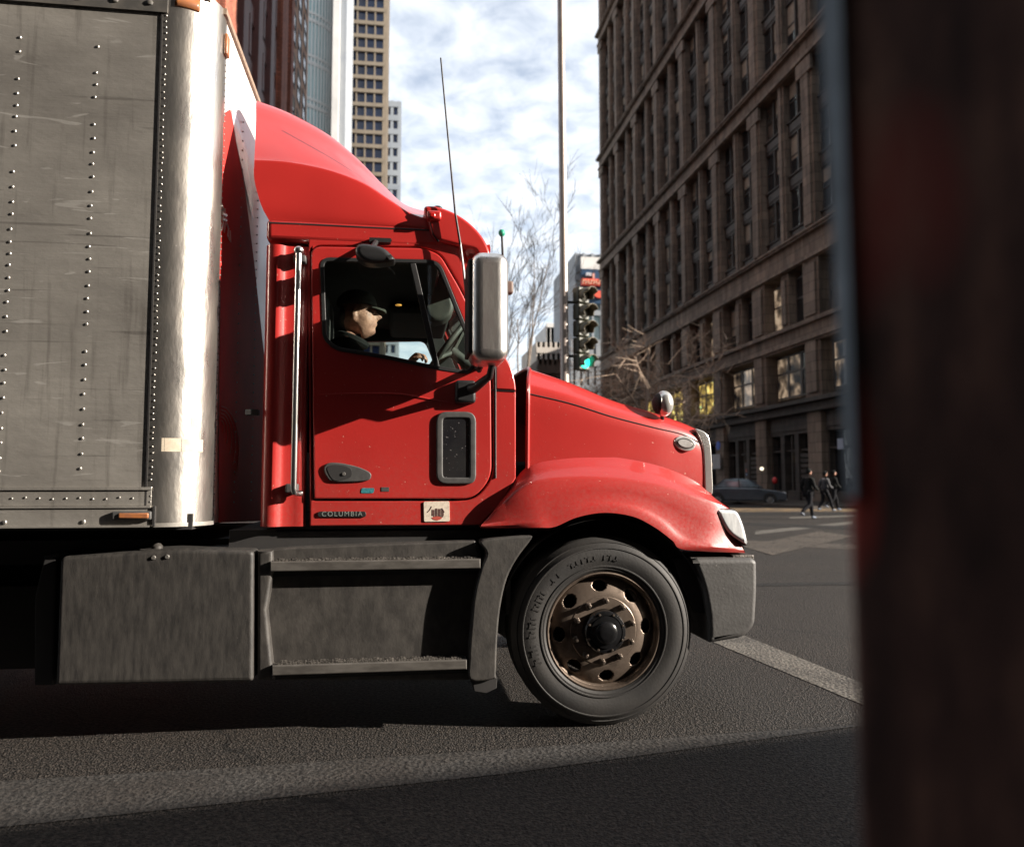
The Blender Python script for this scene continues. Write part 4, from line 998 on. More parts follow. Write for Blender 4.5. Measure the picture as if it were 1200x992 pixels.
def paint(name, c, base, wear=.5):
    m = bpy.data.materials.new(name); nt, b = nodes(m); tc = N(nt, 'ShaderNodeTexCoord')
    n1 = N(nt, 'ShaderNodeTexNoise', Scale=38, Detail=8, Roughness=.75); n2 = N(nt, 'ShaderNodeTexNoise', Scale=2.2, Detail=4)
    for n in (n1, n2): nt.links.new(tc.outputs['Object'], n.inputs['Vector'])
    ad = N(nt, 'ShaderNodeMath', operation='ADD'); nt.links.new(n1.outputs['Fac'], ad.inputs[0]); nt.links.new(n2.outputs['Fac'], ad.inputs[1])
    r = N(nt, 'ShaderNodeMapRange'); r.inputs[1].default_value = wear * 2 - .16; r.inputs[2].default_value = wear * 2 + .16; nt.links.new(ad.outputs[0], r.inputs[0])
    mx = N(nt, 'ShaderNodeMix', data_type='RGBA'); mx.inputs[6].default_value = col4(base); mx.inputs[7].default_value = col4(c); nt.links.new(r.outputs[0], mx.inputs[0]); nt.links.new(mx.outputs[2], b.inputs['Base Color'])
    b.inputs['Roughness'].default_value = .75
    n3 = N(nt, 'ShaderNodeTexNoise', Scale=46, Detail=3); nt.links.new(tc.outputs['Object'], n3.inputs['Vector'])
    rg = N(nt, 'ShaderNodeMapRange'); rg.inputs[1].default_value = .36; rg.inputs[2].default_value = .66; rg.inputs[3].default_value = .4; rg.inputs[4].default_value = 1.6; nt.links.new(n3.outputs['Fac'], rg.inputs[0])
    mg = N(nt, 'ShaderNodeMix', data_type='RGBA', blend_type='MULTIPLY'); mg.inputs[0].default_value = 1; nt.links.new(mx.outputs[2], mg.inputs[6]); nt.links.new(rg.outputs[0], mg.inputs[7]); nt.links.new(mg.outputs[2], b.inputs['Base Color'])
    bp = N(nt, 'ShaderNodeBump', Strength=1, Distance=.014); nt.links.new(n3.outputs['Fac'], bp.inputs['Height']); nt.links.new(bp.outputs[0], b.inputs['Normal'])
    return m
M['worn_white'] = paint('worn white road paint', (.105, .095, .08), (.04, .035, .030), .47)
M['lit_road'] = paint('paler sunlit road colour', (.033, .0305, .028), (.0225, .0185, .0155), .52)
M['yellow'] = paint('worn yellow road paint', (.26, .16, .06), (.055, .047, .04), .52)
G = mk('road', [(-1500, -1500, 0), (1500, -1500, 0), (1500, 1500, 0), (-1500, 1500, 0)], [(0, 1, 2, 3)], 'asphalt', None, False); tag(G, kind='structure')
def road_quad(name, pix, mat, h=.004, label=None, sub=0):
    pts = [gnd(p[0], p[1], h) for p in pix]
    o = mk(name, pts, [tuple(range(len(pts)))], mat, None, False)
    if label: tag(o, label, 'road marking')
    else: tag(o, kind='structure')
    return o
road_quad('stop_line_marking', [(836, 752), (872, 744), (1090, 832), (1090, 858)], 'worn_white', .004)
road_quad('lit_band', [(-60, 918), (300, 897), (640, 874), (1040, 846), (1200, 834), (1200, 829), (1040, 847), (1000, 851), (600, 905), (-60, 975)], 'lit_road', .004)  # sunlit band of the road, painted in as a paler colour
road_quad('yellow_marking', [(836, 594.5), (1010, 595), (1010, 599), (836, 599.5)], 'yellow', .004)
road_quad('crosswalk_marking', [(885, 622), (1000, 610.5), (1000, 613.5), (885, 626)], 'worn_white', .004)
road_quad('crosswalk_marking', [(925, 605.5), (1010, 603), (1010, 604.6), (925, 607.5)], 'worn_white', .004)
road_quad('repaired_strip', [(880, 683), (1060, 680), (1060, 684), (880, 686.5)], 'patch', .004)
road_quad('repaired_strip', [(850, 632), (1060, 640), (1060, 646), (850, 637)], 'concrete', .004)
road_quad('repaired_strip', [(850, 611), (1010, 617), (1010, 621), (850, 614)], 'patch', .005)
road_quad('repaired_strip', [(850, 599.8), (1010, 600), (1010, 603), (850, 603.5)], 'patch', .005)
road_quad('repaired_strip', [(870, 640), (905, 650), (1000, 628), (960, 622)], 'concrete', .008)
# pavements
def pavement(x0, x1, y0, y1):
    mb = MB(); mb.box(x0, x1, y0, y1, -.05, .13); o = mb.build('sidewalk', 'concrete', None, False); tag(o, kind='structure'); return o
pavement(19.8, 60, 36.5, 140); pavement(-60, -5.5, 38, 190)
XR = 25.2

# ---- facade materials
M['stone'] = pm('brown stone', (.275, .21, .16), (.185, .143, .11), scale=1.2, rough=.8, stretch=(1, 1, .4), bump=.3, bscale=6, detail=8)
M['iron'] = pm('dark brown spandrel', (.050, .038, .031), (.03, .024, .02), scale=2, rough=.6)
M['stone_dark'] = pm('dark shop stone', (.085, .068, .056), (.05, .042, .036), scale=2, rough=.7)
M['win'] = pm('dark window glass', (.012, .013, .015), (.02, .02, .022), rough=.05, spec=.5, wav=.02)
M['win2'] = pm('curtained window glass', (.10, .085, .07), (.03, .028, .026), scale=.9, lo=.42, hi=.58, rough=.12, wav=.02)
M['sash'] = pm('window sash', (.05, .04, .034), rough=.5)
M['litwin'] = emit_mat('lit shop window', (.75, .52, .14), .62, (.38, .75, .32), 1.5)
M['litwin2'] = emit_mat('dim lit and reflecting window', (.42, .30, .20), .34, (.6, .5, .36), 1.1)  # emission also paints in warm reflections on the panes
M['brick'] = pm('red brick pier', (.48, .15, .085), (.36, .11, .065), scale=1.5, rough=.85, bump=.2, bscale=8)
M['maroon'] = pm('dark maroon panel', (.13, .042, .034), (.08, .028, .025), scale=1, rough=.6)
M['tan'] = pm('tan concrete grid', (.20, .165, .125), (.165, .135, .10), scale=.6, rough=.7)
M['blue'] = pm('dark blue glass', (.012, .022, .06), (.02, .035, .085), scale=.15, lo=.45, hi=.55, rough=.1)
M['teal_glass'] = pm('teal curtain glass', (.60, .86, .90), (.72, .92, .95), scale=.12, rough=.12, metal=.6)
M['mull'] = pm('pale mullion', (.72, .72, .70), rough=.5)
M['pale'] = pm('pale panel', (.62, .61, .59), (.5, .5, .49), scale=.3, rough=.6)
M['greyblue'] = pm('grey tower', (.26, .28, .30), (.2, .22, .25), scale=.2, rough=.6)
M['signred'] = pm('red sign face', (.70, .09, .05), (.62, .07, .04), scale=.6, rough=.5)
M['cream'] = pm('pale stone', (.50, .46, .41), (.42, .38, .34), scale=.4, rough=.8)
M['brown'] = pm('brown block', (.14, .10, .08), (.10, .075, .06), scale=.5, rough=.8)

def add_joints(m, bw=1.5, bh=.62):
    nt = m.node_tree; b = nt.nodes['Principled BSDF']; src = b.inputs['Base Color'].links[0].from_socket
    tc = N(nt, 'ShaderNodeTexCoord'); sp = N(nt, 'ShaderNodeSeparateXYZ'); nt.links.new(tc.outputs['Object'], sp.inputs[0])
    ad = N(nt, 'ShaderNodeMath', operation='ADD'); nt.links.new(sp.outputs[0], ad.inputs[0]); nt.links.new(sp.outputs[1], ad.inputs[1])
    cb = N(nt, 'ShaderNodeCombineXYZ'); nt.links.new(ad.outputs[0], cb.inputs[0]); nt.links.new(sp.outputs[2], cb.inputs[1])
    br = N(nt, 'ShaderNodeTexBrick'); br.inputs['Scale'].default_value = 1; br.inputs['Brick Width'].default_value = bw; br.inputs['Row Height'].default_value = bh; br.inputs['Mortar Size'].default_value = .025
    br.inputs['Color1'].default_value = (1, 1, 1, 1); br.inputs['Color2'].default_value = (.72, .72, .72, 1); br.inputs['Mortar'].default_value = (.42, .42, .42, 1); nt.links.new(cb.outputs[0], br.inputs['Vector'])
    mu = N(nt, 'ShaderNodeMix', data_type='RGBA', blend_type='MULTIPLY'); mu.inputs[0].default_value = 1; nt.links.new(src, mu.inputs[6]); nt.links.new(br.outputs['Color'], mu.inputs[7])
    mp = N(nt, 'ShaderNodeMapping'); mp.inputs['Scale'].default_value = (1.2, 1.2, .12); nt.links.new(tc.outputs['Object'], mp.inputs[0])
    ns = N(nt, 'ShaderNodeTexNoise', Scale=1.4, Detail=6, Roughness=.7); nt.links.new(mp.outputs[0], ns.inputs['Vector'])
    rs = N(nt, 'ShaderNodeMapRange'); rs.inputs[1].default_value = .35; rs.inputs[2].default_value = .62; rs.inputs[3].default_value = .5; rs.inputs[4].default_value = 1.15; nt.links.new(ns.outputs['Fac'], rs.inputs[0])
    m2 = N(nt, 'ShaderNodeMix', data_type='RGBA', blend_type='MULTIPLY'); m2.inputs[0].default_value = 1; nt.links.new(mu.outputs[2], m2.inputs[6]); nt.links.new(rs.outputs[0], m2.inputs[7]); nt.links.new(m2.outputs[2], b.inputs['Base Color'])
M['stone_dark'] = pm('dark shop stone', (.075, .06, .05), (.045, .038, .032), scale=2, rough=.7)
add_joints(M['stone']); add_joints(M['stone_dark']); add_joints(M['brick'], .5, .2)
M['blind'] = pm('window blind', (.30, .26, .20), (.22, .19, .15), scale=3, rough=.8)
class Fac:
    """boxes in a facade frame: u along the wall, d outwards, z up"""
    def __init__(s, O, U, Nn): s.O, s.U, s.N = Vector(O), Vector(U).normalized(), Vector(Nn).normalized()
    def p(s, u, d, z): return s.O + s.U * u + s.N * d + Vector((0, 0, z))
    def box(s, mb, u0, u1, d0, d1, z0, z1, mi=0):
        mb.obox(s.p(u0, d0, z0), s.U * (u1 - u0), s.N * (d1 - d0), Vector((0, 0, z1 - z0)), mi)
def place_windows(root, F_, specs, most=100, stuff_name='windows', inframe=True):
    """specs: (u0,u1,d,z0,z1,paneMat,frame,split) - the nearest visible ones become parts of their own, the rest one part"""
    def key(s):
        c = F_.p((s[0] + s[1]) / 2, s[2], (s[3] + s[4]) / 2); q = proj(c)
        vis = -15 < q[0] < 1010 and -15 < q[1] < 640
        return (0 if vis else 1, (c - CAM).length)
    specs = sorted(specs, key=key); rest = MB(); rmats = []
    def draw(mb, s, mi_f, mi_g, mi_b):
        u0, u1, d, z0, z1, pmx, fw_, split = s
        F_.box(mb, u0, u1, d - .06, d, z0, z1, mi_g)
        hsh = (u0 * 12.9898 + z0 * 78.233 + d) % 1.0
        if pmx in ('win', 'win2') and hsh < .42: F_.box(mb, u0 + fw_, u1 - fw_, d + .0006, d + .0024, z1 - fw_ - (z1 - z0 - 2 * fw_) * (.15 + 1.6 * hsh), z1 - fw_, mi_b)
        for a, b in ((u0, u0 + fw_), (u1 - fw_, u1)): F_.box(mb, a, b, d + .003, d + .05, z0, z1, mi_f)
        F_.box(mb, u0 + fw_, u1 - fw_, d + .003, d + .05, z0, z0 + fw_, mi_f); F_.box(mb, u0 + fw_, u1 - fw_, d + .003, d + .05, z1 - fw_, z1, mi_f)
        for t in split: zz = z0 + (z1 - z0) * t; F_.box(mb, u0 + fw_, u1 - fw_, d + .003, d + .06, zz - fw_ * .5, zz + fw_ * .5, mi_f)
    for i, s in enumerate(specs):
        if i < most and key(s)[0] == 0:
            mb = MB(); draw(mb, s, 0, 1, 2); mb.build('window', ['sash' if s[6] < .3 else 'mull', s[5], 'blind'], root, False)
        else:
            if s[5] not in rmats: rmats.append(s[5])
            draw(rest, s, 0, rmats.index(s[5]) + 2, 1)
    if rest.v: tag(rest.build(stuff_name, ['sash', 'blind'] + rmats, root, False), kind='stuff')

# ---- the tall brown stone building on the right
BL = thing('office_building', 'tall brown stone office building with long vertical piers on the right, shops below', 'building', (30, 66, 0), absolute=True)
Y0, Y1 = 36.0, 97.5; LN = Y1 - Y0
f = Fac((XR, Y0, 0), (0, 1, 0), (-1, 0, 0)); BAY = 7.3
piers = [Y1 - Y0 - .9 - BAY * k for k in range(9)]
rnd = random.Random(11)
wall = MB(); f.box(wall, 0, LN, -24, -.95, 0, 78)
mull = MB(); wins = []; fl = 3.72
belts = [(15.1, 17.0), (28.0, 29.5), (41.4, 43.0), (58, 59.6), (74, 78)]
def in_belt(z0, z1): return any(z0 < b[1] and z1 > b[0] for b in belts)
rows = []
for a, b in ((17.0, 28.0), (29.5, 41.4), (43.0, 58.0), (59.6, 74.0)):
    n = round((b - a) / fl); h = (b - a) / n
    for k in range(n): rows.append((a + k * h, a + (k + 1) * h))
for i, uc in enumerate(piers):
    P_ = MB()
    f.box(P_, uc - .70, uc + .70, -.95, .0, 17.0, 74); f.box(P_, uc - .45, uc + .45, 0, .16, 17.3, 73.6)
    for b in belts[:4]:
        if b[0] > 16: f.box(P_, uc - .9, uc + .9, .005, .22, b[0] - 1.0, b[0] - .05)
    f.box(P_, uc - .95, uc + .95, -.95, .05, 6.5, 15.1); f.box(P_, uc - .6, uc + .6, .05, .2, 6.8, 10.0); f.box(P_, uc - .7, uc + .7, .05, .2, 11.6, 14.8)
    f.box(P_, uc - .8, uc + .8, -.95, .1, .13, 5.6)
    P_.build('pier', 'stone', BL, False)
    if i == len(piers) - 1: u_lo = .0
    lo = uc + .70
    hi = (piers[i - 1] - .70) if i else None
    if hi is None: continue
    md = (lo + hi) / 2; mw = .40
    f.box(mull, md - mw, md + mw, -.95, -.12, 17.0, 74); f.box(mull, md - .2, md + .2, -.12, -.02, 17.2, 73.8)
    for (z0, z1) in rows:
        for a, b in ((lo, md - mw), (md + mw, hi)):
            f.box(mull, a, b, -.95, -.42, z0, z0 + .95, 1); f.box(mull, a + .25, b - .25, -.42, -.37, z0 + .2, z0 + .75, 1); f.box(mull, a, b, -.42, -.30, z0 + .88, z0 + .96, 1)
            m_ = (a + b) / 2
            f.box(mull, m_ - .07, m_ + .07, -.90, -.42, z0 + .96, z1, 1)
            for c0, c1 in ((a, m_ - .07), (m_ + .07, b)):
                wins.append((c0 + .03, c1 - .03, -.55 - rnd.uniform(0, .02), z0 + .98, z1 - .03, 'win2' if rnd.random() < .16 else 'win', .07, (.5,)))
    # lower office storey and the big first-floor shop windows
    for a, b in ((uc + .95, md - .5), (md + .5, piers[i - 1] - .95)):
        wins.append((a + .1, b - .1, -.62, 11.6, 14.7, rnd.choice(['win', 'win', 'win2', 'litwin2']), .1, (.55,)))
    f.box(mull, md - .5, md + .5, -.95, -.1, 11.4, 15.1); f.box(mull, md - .28, md + .28, -.1, .04, 11.7, 14.7)
    wl_ = 'litwin' if i in (3, 4, 5) else 'litwin2'
    a, b = uc + 1.1, piers[i - 1] - 1.1; w3 = (b - a) / 3
    for k in range(3): wins.append((a + w3 * k, a + w3 * (k + 1) - .02, -.7, 6.9, 9.8, wl_ if k else rnd.choice(['win', wl_]), .12, (.6,)))
wall.build('wall', 'stone_dark', BL, False)
mull.build('window_piers', ['stone', 'iron'], BL, False)
for z0, z1 in belts:
    c_ = MB(); f.box(c_, -.1, LN + .15, -.95, .12, z0, z1); f.box(c_, -.2, LN + .3, .12, .42, z1 - .32, z1 - .02); f.box(c_, -.2, LN + .2, .12, .28, z0 + .06, z0 + .3); f.box(c_, -.2, LN + .35, .42, .52, z1 - .16, z1 - .04); c_.build('cornice', 'stone', BL, False)
c_ = MB(); f.box(c_, -.1, LN + .15, -.95, .14, 9.95, 11.4); f.box(c_, -.2, LN + .2, .14, .42, 11.1, 11.35); f.box(c_, -.2, LN + .2, .14, .3, 10.1, 10.35); c_.build('cornice', 'stone', BL, False)
c_ = MB(); f.box(c_, -.1, LN + .15, -.95, .2, 5.6, 6.5); f.box(c_, -.2, LN + .25, .2, .6, 6.2, 6.45); f.box(c_, -.2, LN + .25, .2, .36, 5.65, 5.8); c_.build('cornice', 'stone_dark', BL, False)
# shop fronts at street level
for i in range(1, len(piers)):
    a, b = piers[i] + .85, piers[i - 1] - .85
    sh = MB(); f.box(sh, a, b, -.95, -.25, .13, .75, 0); f.box(sh, a, b, -.95, -.2, 4.4, 5.6, 0); f.box(sh, a + .3, b - .3, -.2, -.12, 4.65, 5.3, 0)
    mdx = (a + b) / 2
    for u in (a + .05, mdx - .1, b - .15): f.box(sh, u, u + .14, -.9, -.3, .75, 4.4, 0)
    f.box(sh, a, b, -.86, -.34, 3.3, 3.42, 0)
    if i in (6, 7):
        f.box(sh, mdx - 1.2, mdx - .7, -.95, -.15, .13, 4.4, 0); f.box(sh, mdx + .7, mdx + 1.2, -.95, -.15, .13, 4.4, 0)
        for k in range(7): f.box(sh, a + .25, mdx - 1.25, -.28, -.22, .9 + k * .33, .9 + k * .33 + .24, 0)
    sh.build('shop_front', 'stone_dark', BL, False)
    g1 = MB(); f.box(g1, a + .2, mdx - .12, -.7, -.66, .76, 3.29); f.box(g1, mdx + .06, b - .16, -.7, -.66, .76, 3.29); f.box(g1, a + .2, b - .16, -.7, -.66, 3.43, 4.38)
    g1.build('shop_window', 'win', BL, False)
    if i in (3, 4, 5, 6, 7):
        lt = MB()
        for k in range(3): f.box(lt, a + .5 + k * 1.5 + rnd.uniform(0, .5), a + .9 + k * 1.5 + rnd.uniform(.1, .5), -.655, -.64, 2.2 + rnd.uniform(0, .8), 2.45 + rnd.uniform(.0, .8))
        lt.build('shop_light', emit_mat('shop lamp', (.8, .6, .35), .35), BL, False)
dr = MB(); u = piers[6] + .85 + 2.1; f.box(dr, u - .55, u + .5, -.3, -.22, .2, 2.7); DR = dr.build('shop_door', 'iron', BL, False)
for zz, mt in ((2.05, (.7, .16, .08)), (1.75, (.25, .4, .7)), (1.42, (.7, .65, .55))):
    pp = MB(); f.box(pp, u - .3, u + .25, -.218, -.20, zz, zz + .2); pp.build('door_poster', pm('poster', mt, tuple(c * .3 for c in mt), scale=9, lo=.45, hi=.55, rough=.5), DR, False)
for (uu, zz, mt) in ((u - 1.9, 1.95, (.65, .5, .4)), (u - 1.9, 1.5, (.35, .4, .5))):
    pp = MB(); f.box(pp, uu - .4, uu + .35, -.63, -.62, zz, zz + .3); pp.build('window_poster', pm('poster', mt, tuple(c * .15 for c in mt), scale=5, lo=.42, hi=.55, rough=.5), BL, False)
place_windows(BL, f, wins, 100)
# the end of the block round the corner
fe = Fac((XR, Y0, 0), (1, 0, 0), (0, -1, 0)); em = MB(); ew = []
for k in range(4):
    u0 = .3 + k * 7.3
    fe.box(em, u0, u0 + 1.4, .004, .95, .13, 74)
    if k == 3: break
    md = u0 + 4.35; fe.box(em, md - .4, md + .4, .004, .8, 17, 74)
    for z0, z1 in rows:
        for a, b in ((u0 + 1.4, md - .4), (md + .4, u0 + 7.3)): fe.box(em, a, b, .004, .5, z0, z0 + .95, 1); ew.append((a + .1, b - .1, .12, z0 + 1.0, z1 - .05, 'win', .1, (.5,)))
    for z0, z1 in ((6.9, 9.8), (11.6, 14.7), (1, 4.4)): ew.append((u0 + 1.5, u0 + 7.2, .12, z0, z1, 'win', .12, (.6,)))
for z0, z1 in belts + [(9.95, 11.4), (5.6, 6.5)]: fe.box(em, -.2, 23.2, .004, 1.15, z0 + .01, z1 - .01)
em.build('end_piers', ['stone', 'iron'], BL, False); place_windows(BL, fe, ew, 0, 'windows')

# small things on that facade
def facade_hit(px, py, out=.0):
    d = ray(px, py); return CAM + d * ((XR - out - CAM.x) / d.x)
def disc(name, c, r, th, mat, label, cat):
    mb = MB(); mb.tube([c + Vector((0, 0, 0)), c + Vector((-th, 0, 0))], r, 24); o = mb.build(name, mat); tag(o, label, cat); return o
pb_ = facade_hit(842, 522, .7)
bs = thing('round_sign', 'round blue sign hanging on the dark shop front above the parked cars', 'sign', tuple(pb_), absolute=True)
mb = MB(); mb.tube([pb_, pb_ + Vector((-.06, 0, 0))], .34, 24); mb.build('sign_disc', pm('blue sign', (.02, .10, .55), rough=.4), bs)
mb = MB(); mb.tube([pb_ + Vector((0, 0, .3)), pb_ + Vector((.6, 0, .3))], .03, 8); mb.build('bracket', 'black', bs)
pw = facade_hit(839, 541, .5)
mb = MB(); mb.box(pw.x, pw.x + .06, pw.y - .8, pw.y + .8, pw.z - .55, pw.z + .6); o = mb.build('shop_board', pm('grey board', (.36, .36, .37), (.28, .28, .3), scale=2, rough=.5)); bevel(o, .02); tag(o, 'plain pale grey board on the shop front, below the round blue sign', 'board')
pw = facade_hit(985, 520, .25)
bb = thing('wall_sign', 'pale blue square sign on the dark shop wall beside the rusty pillar', 'sign', tuple(pw), absolute=True)
mb = MB(); mb.box(pw.x, pw.x + .05, pw.y - .32, pw.y + .32, pw.z - .3, pw.z + .32); mb.build('sign_panel', pm('pale blue sign', (.32, .36, .45), rough=.5), bb)
mb = MB(); mb.box(pw.x + .052, pw.x + .25, pw.y - .1, pw.y + .1, pw.z - .05, pw.z + .05); mb.build('bracket', 'black', bb)
pw = facade_hit(893, 549, .12)
wlp = thing('wall_lamp', 'small lit lamp on the dark shop front above the parked sedan', 'lamp', tuple(pw), absolute=True)
mb = MB(); mb.ball(pw, .16, 12, sq=(.8, 1.3, .7)); mb.build('bulb', emit_mat('warm bulb', (.9, .8, .6), .9), wlp)
mb = MB(); mb.box(pw.x + .1, pw.x + .3, pw.y - .08, pw.y + .08, pw.z + .02, pw.z + .16); mb.build('bracket', 'black', wlp)
# red-topped post by the kerb
rp = gnd(908, 589.5); rp = Vector((rp.x + 1.0, rp.y + 1.0, .13)); 
d = ray(908, 563); t = (rp.y - CAM.y) / d.y; rz = CAM + d * t; rp.x = rz.x
po = thing('bollard', 'dark bollard with a round red reflector head beside the parked car', 'bollard', tuple(rp), absolute=True)
mb = MB(); mb.tube([rp, Vector((rp.x, rp.y, rz.z - .1))], .09, 12); mb.build('post', 'black', po)
mb = MB(); mb.ball(Vector((rp.x, rp.y, rz.z)), .24, 16, sq=(.7, .8, 1)); mb.build('head', pm('red head', (.5, .03, .03), rough=.4), po)

# ---- left: red brick block
LB = thing('brick_building', 'red brick building with dark window bays rising behind the trailer', 'building', (-20, 60, 0), absolute=True)
XL = -10.0; yl0, yl1 = 40.0, 79.0
yl1 = 70.0
f2 = Fac((XL, yl0, 0), (0, 1, 0), (1, 0, 0)); L2 = yl1 - yl0
mb = MB(); f2.box(mb, 0, L2, -25, -.8, 0, 96); WLB = mb.build('wall', 'maroon', LB, False)
wins = []; sp = MB()
nb = 6; bw = L2 / nb
for k in range(nb + 1):
    P_ = MB(); w_ = 1.5 if k in (0, 1, 5, 6) else .8
    f2.box(P_, max(0, bw * k - w_), min(L2, bw * k + w_), -.8, .25 if w_ > 1 else .1, 0, 95); P_.build('pier', 'brick' if k in (0, 1, 6, 5) else 'maroon', LB, False)
    if k == nb: break
    for j in range(24):
        z = 1 + j * 3.9; f2.box(sp, bw * k + w_, bw * (k + 1) - .8, -.8, -.2, z, z + 1.2)
        a, b = bw * k + 1.5, bw * (k + 1) - 1.5; m_ = (a + b) / 2
        f2.box(sp, m_ - .25, m_ + .25, -.8, -.1, z + 1.2, z + 3.9)
        for c0, c1 in ((a, m_ - .25), (m_ + .25, b)): wins.append((c0, c1, -.45, z + 1.22, z + 3.88, 'win' if rnd.random() < .7 else 'teal_glass', .08, (.4,)))
merge(WLB, sp.build('spandrels', 'maroon', None, False)); place_windows(LB, f2, wins, 60)
# orange stone end return of the same street, a narrow block of its own
NB = thing('narrow_building', 'narrow orange stone building between the red brick block and the glass tower', 'building', (-15, 84, 0), absolute=True)
f3 = Fac((XL + .2, 70.6, 0), (0, 1, 0), (1, 0, 0)); mb = MB(); f3.box(mb, 0, 13, -14, -.4, 0, 92); mb.build('wall', pm('orange stone', (.42, .22, .12), (.33, .17, .10), scale=.5, rough=.8), NB, False)
wins = []
for k in range(3):
    for j in range(22): wins.append((1.2 + k * 4, 3.6 + k * 4, -.38, 2 + j * 4, 5 + j * 4, 'win', .12, (.5,)))
place_windows(NB, f3, wins, 40)

# ---- glass tower with a curved front, tan tower, grey tower
GT = thing('glass_tower', 'curved teal glass tower with a white edge strip, left of the tan tower', 'building', (-20, 125, 0), absolute=True)
cyl = Vector((at(337, 200, 138).x, 138, 0)); RG = 8.2
a_r = at(391, 200, 118).x
vs = []; fs = []; n = 40
def arcp(k, r): a = R(-170 + 180 * k / n); return (cyl.x + r * math.cos(a), cyl.y + r * math.sin(a))
mb = MB(); 
for k in range(n):
    (x0, y0), (x1, y1) = arcp(k, RG), arcp(k + 1, RG); mb.add([(x0, y0, 0), (x1, y1, 0), (x1, y1, 96), (x0, y0, 96)], [(0, 1, 2, 3)])
ctr = [(arcp(k, RG)[0], arcp(k, RG)[1], 96) for k in range(n + 1)]; mb.add(ctr, [tuple(range(n + 1))]); mb.build('glazing', 'teal_glass', GT, False)
for j in range(13):
    z = 4 + j * 7.4
    for dz_, hh in ((0, .6), (1.3, .45)):
        mb = MB()
        for k in range(n):
            (x0, y0), (x1, y1), (u0, v0), (u1, v1) = arcp(k, RG + .2), arcp(k + 1, RG + .2), arcp(k, RG - .1), arcp(k + 1, RG - .1)
            mb.add([(x0, y0, z + dz_), (x1, y1, z + dz_), (x1, y1, z + dz_ + hh), (x0, y0, z + dz_ + hh), (u0, v0, z + dz_), (u1, v1, z + dz_), (u1, v1, z + dz_ + hh), (u0, v0, z + dz_ + hh)], [(0, 1, 2, 3), (0, 4, 5, 1), (3, 2, 6, 7)])
        mb.build('floor_band', 'mull', GT, False)
mb = MB()
for k in range(0, n, 1):
    x, y = arcp(k, RG + .1); mb.box(x - .12, x + .12, y - .14, y + .14, 0, 95.9)
mb.build('mullions', 'mull', GT, False)
xe0, xe1, xe2 = at(388, 200, 128).x, at(396, 200, 128).x, at(403.5, 200, 128).x
mb = MB(); mb.box(xe0, xe1, 127, 145, 0, 110); mb.build('edge_strip', 'pale', GT, False)
mb = MB(); mb.box(xe1 + .02, xe2, 128, 145, 0, 110); mb.build('edge_strip', 'greyblue', GT, False)

def tower(name, label, pxl_, pxr, Yf, depth, top_px, nb, fl_h, wallm, winm, fw_=.35, side=True, z_top=None, most=90, hb=.45):
    x0, x1 = at(pxl_, 300, Yf).x, at(pxr, 300, Yf).x
    zt = z_top or at((pxl_ + pxr) / 2, top_px, Yf).z
    r = thing(name, label, 'building', ((x0 + x1) / 2, Yf + depth / 2, 0), absolute=True)
    mb = MB(); mb.box(x0, x1, Yf + .5, Yf + depth, 0, zt); mb.build('wall', wallm, r, False)
    ff = Fac((x0, Yf, 0), (1, 0, 0), (0, -1, 0)); W_ = x1 - x0; bw = W_ / nb; gr = MB(); ws = []
    nf = int(zt / fl_h)
    for k in range(nb + 1): ff.box(gr, max(0, k * bw - fw_), min(W_, k * bw + fw_), -.49, .12, 0, zt)
    for j in range(nf + 1): ff.box(gr, 0, W_, -.49, .25, j * fl_h - hb, j * fl_h + hb)
    gr.build('facade_grid', wallm, r, False)
    for j in range(nf):
        for k in range(nb): ws.append((k * bw + fw_, (k + 1) * bw - fw_, -.3, j * fl_h + hb, (j + 1) * fl_h - hb, winm, min(.12, fw_ * .5), ()))
    place_windows(r, ff, ws, most)
    if side:
        fs_ = Fac((x1, Yf + .5, 0), (0, 1, 0), (1, 0, 0)); gs_ = MB(); n2 = int(depth / bw); ws2 = []
        for k in range(n2 + 1): fs_.box(gs_, k * bw - fw_, k * bw + fw_, .003, .6, 0, zt)
        for j in range(nf + 1): fs_.box(gs_, 0, depth - .5, .003, .5, j * fl_h - .45, j * fl_h + .45)
        gs_.build('facade_grid', wallm, r, False)
        for j in range(nf):
            for k in range(n2): ws2.append((k * bw + fw_, (k + 1) * bw - fw_, .05, j * fl_h + .45, (j + 1) * fl_h - .45, winm, .12, ()))
        place_windows(r, fs_, ws2, 0, 'windows')
    return r
tower('office_tower', 'tall tan tower with a grid of dark blue windows against the sky', 404, 447, 150, 22, 0, 4, 2.72, 'tan', 'blue', .13, True, 130, 90, .36)
tower('slim_tower', 'slim grey tower just right of the tan tower, lower than it', 449, 466, 215, 16, 118, 2, 3.9, 'greyblue', 'blue', .4, True, None, 60, .8)

# ---- sign building and low blocks in the gap
SB = tower('sign_building', 'blue glass building with a red lettered sign seen behind the traffic light', 674, 724, 135, 20, 297, 5, 6.2, 'greyblue', 'teal_glass', .18, True, None, 30)
xs0, xs1 = at(680.5, 320, 134).x, at(712, 320, 134).x; zz = lambda py: at(696, py, 134).z
def board(n_, y0, y1, m_, d_=.0, xa_=None, xb_=None):
    mb = MB(); mb.box(xa_ or xs0, xb_ or xs1, 133.6 - d_, 134.2, zz(y1), zz(y0)); return mb.build(n_, m_, SB, False)
board('upper_panel', 302, 316, 'pale'); SG = board('sign_board', 316.5, 356, pm('navy sign ground', (.02, .05, .10), rough=.4))
def sub(n_, x0, x1, y0, y1, m_):
    mb = MB(); mb.box(at(x0, 320, 133).x, at(x1, 320, 133).x, 132.9, 133.55, zz(y1), zz(y0)); o = mb.build(n_, m_, SG, False); return o
sub('sign_band', 681.5, 712, 328.5, 336, 'signred'); 
